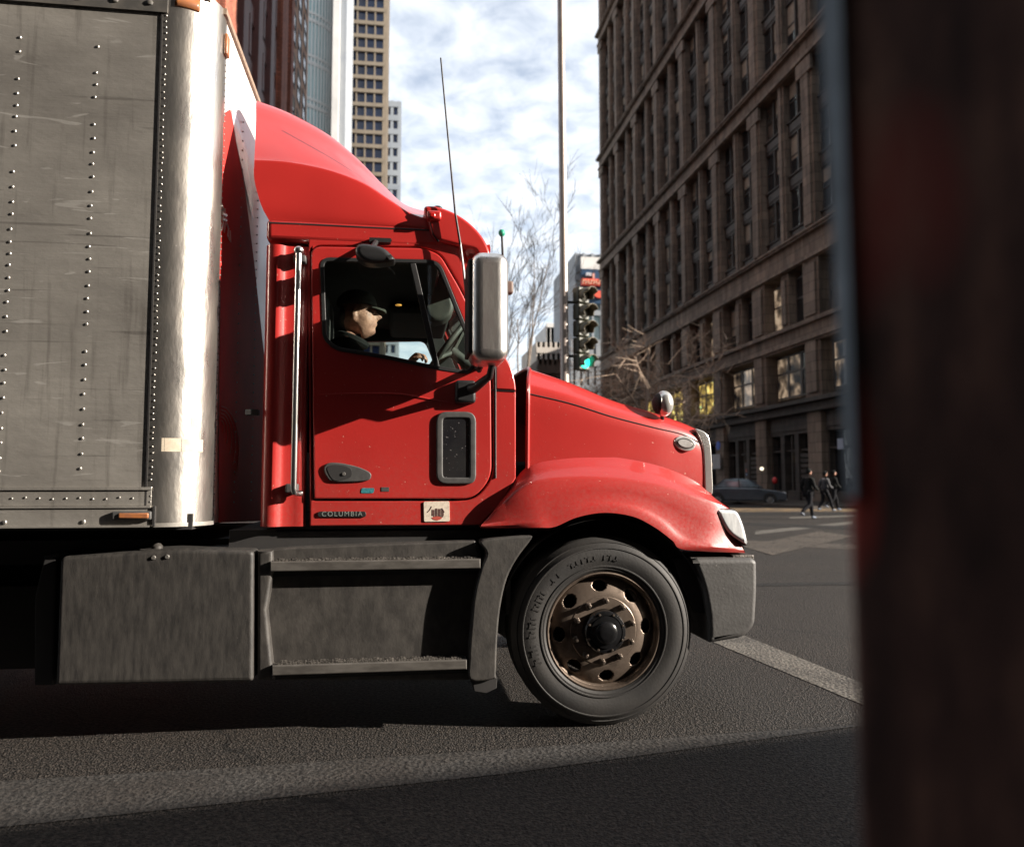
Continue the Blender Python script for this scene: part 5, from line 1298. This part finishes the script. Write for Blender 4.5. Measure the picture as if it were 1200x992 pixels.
cu = spl([(696, 343), (704, 342), (712, 339.5), (713, 346), (708, 350), (698, 349)], 4, True)
mk('sign_swoosh', [Vector((at(p[0], 320, 133).x, 132.9, zz(p[1]))) for p in cu] + [Vector((at(p[0], 320, 133).x, 133.5, zz(p[1]))) for p in cu], [tuple(range(len(cu)))] + [(i, (i + 1) % len(cu), (i + 1) % len(cu) + len(cu), i + len(cu)) for i in range(len(cu))], 'signred', SG, False)
mb = MB()
for k in range(9):
    x = at(683 + k * 3.1, 320, 132.8).x; mb.box(x, x + .12, 132.75, 132.88, zz(335), zz(329.6)); 
    mb.box(x, x + .34, 132.75, 132.88, zz(330.6 + (k % 3) * 1.6) - .1, zz(330.6 + (k % 3) * 1.6) + .05)
mb.build('sign_strokes', pm('pale letter', (.75, .45, .32), rough=.5), SG, False)
sub('sign_mark', 687, 693, 321.5, 325, pm('pale mark', (.5, .5, .55), rough=.5)); sub('sign_mark', 694.5, 696.5, 322, 328, pm('pink mark', (.65, .3, .24), rough=.5))
tower('pale_building', 'pale stone block with a stepped white roof behind the bare tree', 628, 668, 120, 15, 401, 7, 3.6, 'cream', 'win', .6, False, None, 40)
r = tower('white_building', 'white block with a flat top behind the tall pole, higher than the pale stone block', 640, 664, 160, 14, 381, 5, 4.2, 'pale', 'win', .8, False, None, 20)
tower('brown_building', 'low dark brown block just above the lorry bonnet beside the tall pole', 630, 664, 85, 14, 421, 6, 3.4, 'brown', 'win', .4, False, None, 30)
tower('grey_building', 'grey office block behind the traffic light, low and partly hidden by branches', 668, 716, 112, 16, 398, 6, 3.7, 'greyblue', 'win', .35, False, None, 60)
tower('low_building', 'low grey brick block behind the big chrome mirror', 560, 629, 150, 15, 440, 9, 3.6, 'greyblue', 'win', .6, False, None, 30)

# ---- pole and traffic light
pp = at(662.5, 440, 18.0)
PL = thing('street_pole', 'very tall slim metal pole, brown with one bright side, rising behind the red hood', 'pole', (pp.x, 18.0, 0), absolute=True)
mb = MB(); mb.tube([(pp.x, 18, 0), (pp.x - .03, 18, 7), (pp.x - .09, 18, 16.5)], [.115, .09, .075], 20); mb.build('shaft', pm('grey brown pole', (.40, .34, .30), (.33, .27, .24), scale=3, rough=.35, metal=.25), PL)
mb = MB(); mb.tube([(pp.x, 18, 0), (pp.x, 18, .5), (pp.x, 18, .52)], [.2, .18, .12], 16); mb.build('base', 'frame_grey', PL)
def sig_at(py): return at(684, py, 17.9).z
TS = thing('traffic_light', 'five lamp traffic light with its lowest lamp lit green, fixed beside the tall pole', 'traffic light', (at(684, 385, 17.9).x, 17.9, sig_at(385)), absolute=True)
sx_ = at(684, 385, 17.9).x; ztop_s, zbot_s = sig_at(336), sig_at(434); hh = (ztop_s - zbot_s) / 5
sd = Vector((math.sin(R(30)), -math.cos(R(30)), 0)); sr = Vector((math.cos(R(30)), math.sin(R(30)), 0))   # lamps face towards us and right
mb = MB(); 
for k in range(5):
    z = zbot_s + hh * k; mb.obox(Vector((sx_, 17.9, z + .01)) - sr * .17 - sd * .2, sr * .34, sd * .22, Vector((0, 0, hh - .02)))
bevel(mb.build('housing', pm('dark olive housing', (.05, .048, .025), (.03, .03, .02), scale=5, rough=.5), TS), .03)
green = emit_mat('green lamp', (.02, .62, .42), 1.6)
for k in range(5):
    c = Vector((sx_, 17.9, zbot_s + hh * (k + .5))) + sd * .03
    lm_ = MB(); lm_.tube([c, c + sd * .01, c + sd * .03], [.15, .15, .08], 20); LMP = lm_.build('lamp', green if k == 0 else pm('unlit lens', (.03, .028, .02), rough=.2), TS)
    vz = MB(); n_ = 18; v = []; fz = []
    for i in range(n_ + 1):
        a = R(-35 + 250 * i / n_); e = sr * (math.cos(a) * .165) + Vector((0, 0, math.sin(a) * .165)); L_ = .30 if 20 < (-35 + 250 * i / n_) < 160 else .16
        v += [c + e, c + e + sd * L_ + Vector((0, 0, -.02))]
    for i in range(n_): fz.append((2 * i, 2 * i + 1, 2 * i + 3, 2 * i + 2))
    vz.add(v, fz); o = vz.build('visor', pm('visor', (.16, .13, .085), (.10, .085, .055), scale=6, rough=.5), LMP); solid(o, .012, 1)
mb = MB()
for z in (zbot_s + .35, ztop_s - .35): mb.tube([(pp.x, 17.98, z), Vector((sx_, 17.9, z)) - sd * .18], .035, 8)
mb.build('bracket', 'black', TS)

# ---- bare trees
def bare_tree(name, label, base, h, seed, spread=.5, lean=(0, 0), levels=5, kids=3, tr=.11, forks=None, col=('bark', 'twig'), group=None, up=.35, first=.3, minr=.009):
    rnd = random.Random(seed); t_ = thing(name, label, 'tree', tuple(base), absolute=True, group=group)
    trunk = MB(); crown = MB()
    def grow(p, d, L, r, lv):
        pts = [p]; rr = [r]; q = p.copy(); dd = d.copy(); n = 4 if lv < 3 else 3
        for i in range(n):
            dd = (dd + Vector((rnd.gauss(0, .11), rnd.gauss(0, .11), rnd.gauss(0, .06) + up * .08))).normalized(); q = q + dd * L / n; pts.append(q.copy()); rr.append(r * (1 - .55 * (i + 1) / n))
        (trunk if lv < 2 else crown).tube(pts, rr, 8 if lv < 1 else (5 if lv < 3 else 3), cap=False)
        if lv >= levels: return
        nk = kids + (1 if rnd.random() < .5 else 0) + (2 if lv == 0 else 0)
        for k in range(nk):
            t = first + (1 - first) * (k + rnd.random()) / nk if lv == 0 else rnd.uniform(.25, 1.0)
            i = min(n - 1, int(t * n)); fr_ = t * n - i; b = pts[i].lerp(pts[i + 1], fr_); bd = (pts[i + 1] - pts[i]).normalized()
            a = rnd.uniform(0, 2 * math.pi); o_ = bd.orthogonal().normalized(); side = Matrix.Rotation(a, 3, bd) @ o_
            nd = (bd * (1 - spread * rnd.uniform(.7, 1.1)) + side * spread * rnd.uniform(.7, 1.2) + Vector((0, 0, up * .3))).normalized()
            grow(b, nd, L * rnd.uniform(.5, .72) * (1.05 - .4 * t if lv == 0 else 1), max(minr, rr[i] * rnd.uniform(.45, .62)), lv + 1)
    grow(Vector(base), Vector((lean[0], lean[1], 1)).normalized(), h, tr, 0)
    trunk.build('trunk', col[0], t_); crown.build('crown', col[1], t_); return t_
M['bark'] = pm('pale bark', (.20, .16, .13), (.09, .07, .055), scale=4, rough=.9)
M['twig'] = pm('grey brown twigs', (.06, .047, .038), rough=.9)
M['bark2'] = pm('brown bark', (.20, .145, .11), (.13, .09, .07), scale=4, rough=.9)
M['twig2'] = pm('light brown twigs', (.33, .24, .175), rough=.9)
b0 = at(609, 440, 27); bare_tree('bare_tree', 'tall leafless tree with a pale trunk between the chrome mirror and the tall pole', (b0.x - .1, 27, 0), 6.7, 4, .38, (.0, 0), 5, 3, .095, up=.5, first=.42, minr=.007)
b0 = at(575, 440, 40); bare_tree('bare_tree', 'leafless tree mostly hidden behind the lorry cab, its top twigs above the sun visor', (b0.x, 40, 0), 10.5, 9, .40, (.0, 0), 4, 3, .12, up=.5, first=.45, minr=.008)
b0 = at(752, 470, 41); bare_tree('bare_tree', 'low spreading leafless tree with tangled brown branches before the stone building', (b0.x, 41, 0), 7.6, 21, .78, (.05, 0), 4, 4, .17, col=('bark2', 'twig2'), up=.10, first=.4, minr=.019)
b0 = at(812, 480, 46); bare_tree('bare_tree', 'leafless tree nearest the shop windows, low brown branches above the hood mirror', (b0.x - 1.4, 46, 0), 6.4, 33, .78, (-.05, 0), 4, 4, .14, col=('bark2', 'twig2'), up=.10, first=.45, minr=.019)
b0 = at(704, 470, 62); bare_tree('bare_tree', 'leafless tree farthest off, at the foot of the sign building behind the traffic light', (b0.x, 62, 0), 8.2, 40, .66, (0, 0), 5, 3, .16, col=('bark2', 'twig2'), up=.2, first=.35, minr=.016)

# ---- parked cars
def car(name, label, loc, rz, bodym, L=4.6, W=1.78, Ht=1.42, suv=False, group=None):
    c = thing(name, label, 'car', loc, rz, group)
    h = L / 2
    prof = [(-h, .42), (-h + .04, .72), (-h + .12, .92), (-h + .75, .96), (-.95, .98), (.75, .95), (h - .55, .82), (h - .12, .70), (h, .55), (h - .02, .30), (h - .12, .22), (-h + .1, .22)]
    if suv: prof = [(x, z * 1.12 + (.06 if z > .5 else 0)) for x, z in prof]
    sh = .22 if suv else 0
    lp = fillet(prof, .09, 3)
    # wheel arches are cut by the outline
    o = plate('body', [lp], -W / 2, W / 2, .09, bodym, c, 3)
    roofz = Ht
    gl = [(-h + .62 if not suv else -h + .15, .95), (-h + 1.25 if not suv else -h + .45, roofz - .05), (-.35, roofz), (.25, roofz - .05), (1.05, .95)]
    plate('windows', [fillet(gl, .12, 3)], -W / 2 + .14, W / 2 - .14, .10, 'carglass', c, 3)
    rf = [(gl[1][0] - .12, roofz - .06), (-.35, roofz + .012), (.28, roofz - .04), (.2, roofz - .11), (-.35, roofz - .06), (gl[1][0] + .05, roofz - .12)]
    plate('roof', [fillet(rf, .05, 2)], -W / 2 + .15, W / 2 - .15, .03, bodym, c)
    for s in (-1, 1):
        mb = MB(); y = s * (W / 2 - .15)
        for q in ([(1.06, .95), (.27, roofz - .05)], [(gl[0][0], .95), (gl[1][0], roofz - .06)], [(-.25, .96), (-.3, roofz - .02)]):
            mb.tube([(q[0][0], y + s * .10, q[0][1]), (q[1][0], y + s * .012, q[1][1])], .035, 6)
        mb.build('window_pillar', bodym, c)
    for x in (-h + .85, h - .92):
        for s in (-1, 1):
            cc = Vector((x, s * (W / 2 + .012), .315 + sh * .2)); w = bpy.data.objects.new('wheel', None); link(w, c)
            mb = MB(); mb.lathe_y(cc, [(.2, .0), (.24, s * .02), (.31, s * .01), (.315, -s * .04), (.315, -s * .2), (.2, -s * .2)], 28); mb.build('tyre', 'rubber', w)
            mb = MB(); mb.lathe_y(cc + Vector((0, -s * .012, .02)), [(.37, -s * .01), (.37, s * .002), (.30, s * .003)], 28); mb.build('wheel_arch', 'grime', w); mb = MB(); mb.lathe_y(cc, [(.205, s * .005), (.19, -s * .02), (.06, s * .0), (0, s * .005)], 20); mb.build('rim', 'bar', w)
    mb = MB(); mb.box(h - .03, h + .012, -.45, .45, .38, .56); mb.build('grille', 'black', c)
    for s in (-1, 1):
        mb = MB(); mb.ball((h - .14, s * .62, .66 + sh * .4), 1, 12, sq=(.13, .2, .085)); mb.build('headlight', 'lens', c)
        mb = MB(); mb.box(.72, .9, s * (W / 2) - .02, s * (W / 2) + s * .17 - .0 if s > 0 else s * (W / 2) - .15, .95, 1.07); bevel(mb.build('wing_mirror', bodym, c), .03)
        mb = MB(); mb.box(-h - .01, -h + .06, s * .55 - .2, s * .55 + .2, .66, .82); mb.build('tail_light', 'indicator', c)
    mb = MB(); mb.box(h + .0, h + .022, -.26, .26, .40, .53); mb.build('number_plate', 'pale', c)
    mb = MB(); mb.box(h - .06, h + .018, -.75, .75, .26, .36); bevel(mb.build('bumper_trim', 'pale', c), .01)
    return c
M['carglass'] = pm('car window glass', (.30, .38, .43), (.05, .06, .07), scale=.9, rough=.05, coat=1, spec=1)
M['car_dark'] = pm('dark blue grey car paint', (.06, .07, .085), (.05, .058, .07), rough=.1, coat=.8)
M['car_black'] = pm('black car paint', (.012, .013, .016), rough=.25, coat=.8)
g0 = gnd(876, 590.5); car('parked_car', 'dark blue grey sedan with a pale number plate parked before the shop front', (g0.x - .2, g0.y, 0), R(-24), 'car_dark', 4.7, 1.8, 1.52)
g0 = gnd(842, 586); car('parked_car', 'black sport utility car half hidden by the lorry nose, behind the sedan', (g0.x + .1, g0.y + 4.2, 0), R(-30), 'car_black', 4.8, 1.9, 1.75, True)

# ---- pedestrians
def walker(label, loc, rz, sc=1.0, ph=1, jacket=None, hair='jacket', bag=False):
    p = thing('person', label, 'person', loc, rz); s = sc
    v3 = lambda x, y, z: Vector((x * s, y * s, z * s))
    pel, ch, nk, hd_ = v3(0, 0, .93), v3(.02, 0, 1.30), v3(.03, 0, 1.48), v3(.05, 0, 1.56)
    hipL, hipR = v3(0, .10, .92), v3(0, -.10, .92)
    if ph > 0: kL, aL, kR, aR = v3(.20, .10, .52), v3(.26, .10, .09), v3(-.05, -.10, .50), v3(-.42, -.10, .26)
    else: kL, aL, kR, aR = v3(-.02, .10, .48), v3(-.28, .10, .14), v3(.2, -.10, .53), v3(.34, -.10, .09)
    tL, tR = aL + v3(.17, 0, -.05), aR + (v3(.12, 0, -.13) if ph > 0 else v3(.17, 0, -.04))
    sL, sR = v3(.02, .19, 1.42), v3(.02, -.19, 1.42); eL, eR = v3(-.10, .24, 1.13), v3(.06, -.24, 1.14); wL, wR = v3(.05, .24, .90), v3(.28, -.2, 1.02)
    fL, fR = wL + v3(.04, 0, -.14), wR + v3(.12, .02, -.04)
    hd2 = v3(.055, 0, 1.66)
    V = [pel, ch, nk, hd_, hd2, hipL, kL, aL, tL, hipR, kR, aR, tR, sL, eL, wL, fL, sR, eR, wR, fR]
    E = [(0, 1), (1, 2), (2, 3), (3, 4), (0, 5), (5, 6), (6, 7), (7, 8), (0, 9), (9, 10), (10, 11), (11, 12), (2, 13), (13, 14), (14, 15), (15, 16), (2, 17), (17, 18), (18, 19), (19, 20)]
    rad = [.11, .13, .06, .07, .09, .085, .06, .042, .035, .085, .06, .042, .035, .055, .042, .028, .03, .055, .042, .028, .03]
    b1 = mesh_bm(skin_mesh('tmp', V, E, [r * s for r in rad], 'skin', apply=True))
    fuse('body', [b1, make_head(v3(.06, 0, 1.665), 0, s * .95, (24, 18))], .012, 'skin', p, 1)
    skin_mesh('jacket', [pel + v3(0, 0, -.08), ch, nk + v3(0, 0, -.05), sL, eL, wL, sR, eR, wR], [(0, 1), (1, 2), (2, 3), (3, 4), (4, 5), (2, 6), (6, 7), (7, 8)], [r * s for r in (.165, .175, .10, .08, .068, .05, .08, .068, .05)], jacket or 'jacket', p)
    skin_mesh('trousers', [pel, hipL, kL, aL, hipR, kR, aR], [(0, 1), (1, 2), (2, 3), (0, 4), (4, 5), (5, 6)], [r * s for r in (.14, .11, .082, .062, .11, .082, .062)], 'trouser', p)
    for a, t in ((aL, tL), (aR, tR)): skin_mesh('shoe', [a + v3(-.04, 0, -.03), a + (t - a) * .5 + v3(0, 0, -.02), t], [(0, 1), (1, 2)], [.055 * s, .05 * s, .04 * s], 'shoe', p)
    mb = MB(); mb.ball(v3(.045, 0, 1.69), 1, 14, sq=(.112 * s, .092 * s, .11 * s)); o = mb.build('hair', hair, p)
    bmh = bmesh.new(); bmh.from_mesh(o.data); bmesh.ops.bisect_plane(bmh, geom=bmh.verts[:] + bmh.edges[:] + bmh.faces[:], plane_co=v3(.085, 0, 1.69), plane_no=Vector((1, 0, -.5)).normalized(), clear_outer=True); bmh.to_mesh(o.data); bmh.free()
    return p
M['trouser'] = pm('dark trousers', (.009, .009, .011), (.014, .014, .016), scale=10, rough=.9, spec=.1)
M['coat_grey'] = pm('dark coat with pale panel', (.03, .03, .034), (.28, .27, .26), scale=2.4, lo=.55, hi=.62, rough=.8)
M['shoe'] = pm('shoes', (.03, .03, .035), (.1, .13, .18), scale=9, rough=.6)
g0 = gnd(948, 608); walker('person in black clothes striding across the road, nearest of the walkers', (g0.x, g0.y, .005), R(15), 1.0, 1)
g0 = gnd(967, 599); walker('person in a dark coat with pale panels walking behind the striding walker', (g0.x, g0.y, .005), R(10), 1.0, -1, 'coat_grey')
g0 = gnd(977, 598); walker('person in a long dark coat walking beside the shop wall, nearest the rusty pillar', (g0.x, g0.y, .005), R(0), 1.03, 1)

# ---- the side of the street the camera stands on: unseen tall fronts added to cut the sky fill
mb = MB(); mb.box(-70, 34, -34, -13, 0, 62); mb.box(-70, -24, -13.002, -9, 0, 40); o = mb.build('unseen_street_wall', 'stone_dark', None, False); tag(o, kind='structure')
# ---- rusty steel pillar close to the camera
q = CAM + RT * .212 + Vector((_h.x, _h.y, 0)) * .50
m = bpy.data.materials.new('rusty pillar paint'); nt, b = nodes(m); tc = N(nt, 'ShaderNodeTexCoord')
mp = N(nt, 'ShaderNodeMapping'); mp.inputs['Scale'].default_value = (14, 14, 3.5); nt.links.new(tc.outputs['Object'], mp.inputs[0])
n1 = N(nt, 'ShaderNodeTexNoise', Scale=1.6, Detail=8, Roughness=.65); nt.links.new(mp.outputs[0], n1.inputs['Vector'])
cr = N(nt, 'ShaderNodeValToRGB'); e = cr.color_ramp.elements; e[0].position = .30; e[0].color = (.03, .013, .010, 1); e[1].position = .70; e[1].color = (.25, .12, .08, 1); k = e.new(.5); k.color = (.10, .045, .033, 1)
nt.links.new(n1.outputs['Fac'], cr.inputs[0])
n2 = N(nt, 'ShaderNodeTexNoise', Scale=.9, Detail=3); mp2 = N(nt, 'ShaderNodeMapping'); mp2.inputs['Scale'].default_value = (5, 5, 3.4); mp2.inputs['Location'].default_value = (1.7, .4, 2.35); nt.links.new(tc.outputs['Object'], mp2.inputs[0]); nt.links.new(mp2.outputs[0], n2.inputs['Vector'])
ssum = None
for (cx_, cz_, rx_, rz_, am_) in ((.0, 1.51, .07, .07, .6), (.0, 1.335, .016, .06, .9), (.03, 1.06, .02, .03, .5)):
    spx = N(nt, 'ShaderNodeSeparateXYZ'); nt.links.new(tc.outputs['Object'], spx.inputs[0])
    def lin(sock, c_, r_):
        a_ = N(nt, 'ShaderNodeMath', operation='SUBTRACT'); nt.links.new(sock, a_.inputs[0]); a_.inputs[1].default_value = c_
        b_ = N(nt, 'ShaderNodeMath', operation='DIVIDE'); nt.links.new(a_.outputs[0], b_.inputs[0]); b_.inputs[1].default_value = r_
        c2_ = N(nt, 'ShaderNodeMath', operation='POWER'); nt.links.new(b_.outputs[0], c2_.inputs[0]); c2_.inputs[1].default_value = 2; return c2_.outputs[0]
    sm_ = N(nt, 'ShaderNodeMath', operation='ADD'); nt.links.new(lin(spx.outputs[0], cx_, rx_), sm_.inputs[0]); nt.links.new(lin(spx.outputs[2], cz_, rz_), sm_.inputs[1])
    s3_ = N(nt, 'ShaderNodeMath', operation='MULTIPLY_ADD'); nt.links.new(n1.outputs['Fac'], s3_.inputs[0]); s3_.inputs[1].default_value = 3.2; nt.links.new(sm_.outputs[0], s3_.inputs[2])
    rr_ = N(nt, 'ShaderNodeMapRange'); rr_.inputs[1].default_value = 3.0; rr_.inputs[2].default_value = 1.0; rr_.inputs[4].default_value = am_; nt.links.new(s3_.outputs[0], rr_.inputs[0])
    if ssum is None: ssum = rr_
    else:
        mm_ = N(nt, 'ShaderNodeMath', operation='MAXIMUM'); nt.links.new(ssum.outputs[0], mm_.inputs[0]); nt.links.new(rr_.outputs[0], mm_.inputs[1]); ssum = mm_
r2 = ssum
mx = N(nt, 'ShaderNodeMix', data_type='RGBA'); nt.links.new(r2.outputs[0], mx.inputs[0]); nt.links.new(cr.outputs[0], mx.inputs[6]); mx.inputs[7].default_value = (.5, .05, .03, 1)
nt.links.new(mx.outputs[2], b.inputs['Base Color']); b.inputs['Roughness'].default_value = .8
M['pillar'] = m
PI_ = thing('steel_pillar', 'rusty dark brown steel pillar with red paint patches, close on the right edge', 'pillar', (q.x, q.y, 0), R(-33), absolute=False)
mb = MB(); mb.box(0, .40, 0, .36, 0, 5.7)
o = mb.build('column', 'pillar', PI_); bevel(o, .004, 2)
mb = MB(); mb.add([(-.010, -.006, 5.6), (.004, -.006, 5.6), (.004, .05, 5.6), (-.010, .05, 5.6), (-.009, -.006, 1.62), (.004, -.006, 1.62), (.004, .05, 1.62), (-.009, .05, 1.62), (-.001, -.006, 1.32), (.004, -.006, 1.32), (.004, .05, 1.32), (-.001, .05, 1.32)], [(0, 4, 5, 1), (1, 5, 6, 2), (2, 6, 7, 3), (3, 7, 4, 0), (4, 8, 9, 5), (5, 9, 10, 6), (6, 10, 11, 7), (7, 11, 8, 4), (0, 1, 2, 3), (8, 11, 10, 9)]); mb.build('edge_strip', pm('pale blue grey edge blur', (.55, .62, .68), (.40, .44, .48), scale=12, rough=.6), PI_, False)  # added strip; its pale colour paints in the bluish blur along the edge
mb = MB(); mb.box(-.12, .52, -.12, .48, 0, .04); mb.build('base_plate', 'pillar', PI_)
# the elevated deck it carries, overhead and behind the camera: it shades the near road
off = 6.42 / math.tan(SUN_EL); sh = Vector((math.cos(SUN_AZ), math.sin(SUN_AZ), 0)) * off
A = gnd(0, 966) + sh; Bp = gnd(1000, 851) + sh; dv = (Bp - A).normalized(); nv = Vector((dv.y, -dv.x, 0))
c0 = A - dv * 35; c1 = A + dv * 30
mb = MB(); mb.obox(Vector((c0.x, c0.y, 5.7)), c1 - c0, nv * 9, Vector((0, 0, .72)))
for k in range(40):
    p_ = c0.lerp(c1, k / 39); mb.obox(Vector((p_.x, p_.y, 6.42)) + nv * 1.5, dv * .22, nv * 6, Vector((0, 0, .18)))
o = mb.build('viaduct', 'grime', None, False); tag(o, kind='structure')

# ================================================================== SKY, SUN, CAMERA
w = bpy.data.worlds.new('World'); S.world = w; w.use_nodes = True; nt = w.node_tree; nt.nodes.clear()
out = N(nt, 'ShaderNodeOutputWorld'); bg = N(nt, 'ShaderNodeBackground'); sky = N(nt, 'ShaderNodeTexSky')
sky.sky_type = 'NISHITA'; sky.sun_disc = False; sky.sun_elevation = SUN_EL; sky.sun_rotation = math.atan2(math.cos(SUN_AZ), math.sin(SUN_AZ)); sky.air_density = 1.0; sky.dust_density = 1.0; sky.ozone_density = 2.5
tc = N(nt, 'ShaderNodeTexCoord'); sp_ = N(nt, 'ShaderNodeSeparateXYZ'); nt.links.new(tc.outputs['Generated'], sp_.inputs[0])
az_ = N(nt, 'ShaderNodeMath', operation='ADD'); az_.inputs[1].default_value = .12; nt.links.new(sp_.outputs[2], az_.inputs[0]); mxz = N(nt, 'ShaderNodeMath', operation='MAXIMUM'); mxz.inputs[1].default_value = .05; nt.links.new(az_.outputs[0], mxz.inputs[0])
dx = N(nt, 'ShaderNodeMath', operation='DIVIDE'); dy_ = N(nt, 'ShaderNodeMath', operation='DIVIDE')
nt.links.new(sp_.outputs[0], dx.inputs[0]); nt.links.new(mxz.outputs[0], dx.inputs[1]); nt.links.new(sp_.outputs[1], dy_.inputs[0]); nt.links.new(mxz.outputs[0], dy_.inputs[1])
cb = N(nt, 'ShaderNodeCombineXYZ'); nt.links.new(dx.outputs[0], cb.inputs[0]); nt.links.new(dy_.outputs[0], cb.inputs[1])
mpc = N(nt, 'ShaderNodeMapping'); mpc.inputs['Scale'].default_value = (1.2, 1.1, 1); mpc.inputs['Rotation'].default_value = (0, 0, R(20)); nt.links.new(cb.outputs[0], mpc.inputs[0])
cn = N(nt, 'ShaderNodeTexNoise', Scale=9.0, Detail=6, Roughness=.55, Distortion=.3); nt.links.new(mpc.outputs[0], cn.inputs['Vector'])
cn2 = N(nt, 'ShaderNodeTexNoise', Scale=.7, Detail=3); nt.links.new(mpc.outputs[0], cn2.inputs['Vector'])
am = N(nt, 'ShaderNodeMath', operation='MULTIPLY_ADD'); am.inputs[1].default_value = .5; nt.links.new(cn2.outputs['Fac'], am.inputs[0]); nt.links.new(cn.outputs['Fac'], am.inputs[2])
rc = N(nt, 'ShaderNodeMapRange'); rc.inputs[1].default_value = .50; rc.inputs[2].default_value = .94; rc.inputs[3].default_value = .34; rc.inputs[4].default_value = .96; nt.links.new(am.outputs[0], rc.inputs[0])
mxs = N(nt, 'ShaderNodeMix', data_type='RGBA'); nt.links.new(rc.outputs[0], mxs.inputs[0]); nt.links.new(sky.outputs[0], mxs.inputs[6]); mxs.inputs[7].default_value = (6.5, 6.75, 7.05, 1)
nt.links.new(mxs.outputs[2], bg.inputs[0]); bg.inputs[1].default_value = .072; nt.links.new(bg.outputs[0], out.inputs[0])
sl = bpy.data.lights.new('sun', 'SUN'); sl.energy = 5.0; sl.angle = R(.5); sl.color = (1, .91, .80)
so = bpy.data.objects.new('sun', sl); COL.objects.link(so)
sdv = Vector((math.cos(SUN_AZ) * math.cos(SUN_EL), math.sin(SUN_AZ) * math.cos(SUN_EL), math.sin(SUN_EL)))
so.rotation_euler = (-sdv).to_track_quat('-Z', 'Y').to_euler()
cd = bpy.data.cameras.new('camera'); co = bpy.data.objects.new('camera', cd); COL.objects.link(co)
cd.sensor_width = 36; cd.lens = 36 * F / 1200; cd.clip_start = .05; cd.clip_end = 4000
rm = Matrix((RT, UP, -FW)).transposed().to_4x4(); co.matrix_world = Matrix.Translation(CAM) @ rm
cd.dof.use_dof = True; cd.dof.focus_distance = 4.45; cd.dof.aperture_fstop = 2.0; cd.dof.aperture_blades = 7
S.camera = co
S.render.engine = 'CYCLES'
S.view_settings.view_transform = 'Standard'; S.view_settings.look = 'None'; S.view_settings.gamma = 1; S.view_settings.use_curve_mapping = False
S.view_settings.exposure = 1.45
S.cycles.max_bounces = 8; S.cycles.transparent_max_bounces = 12
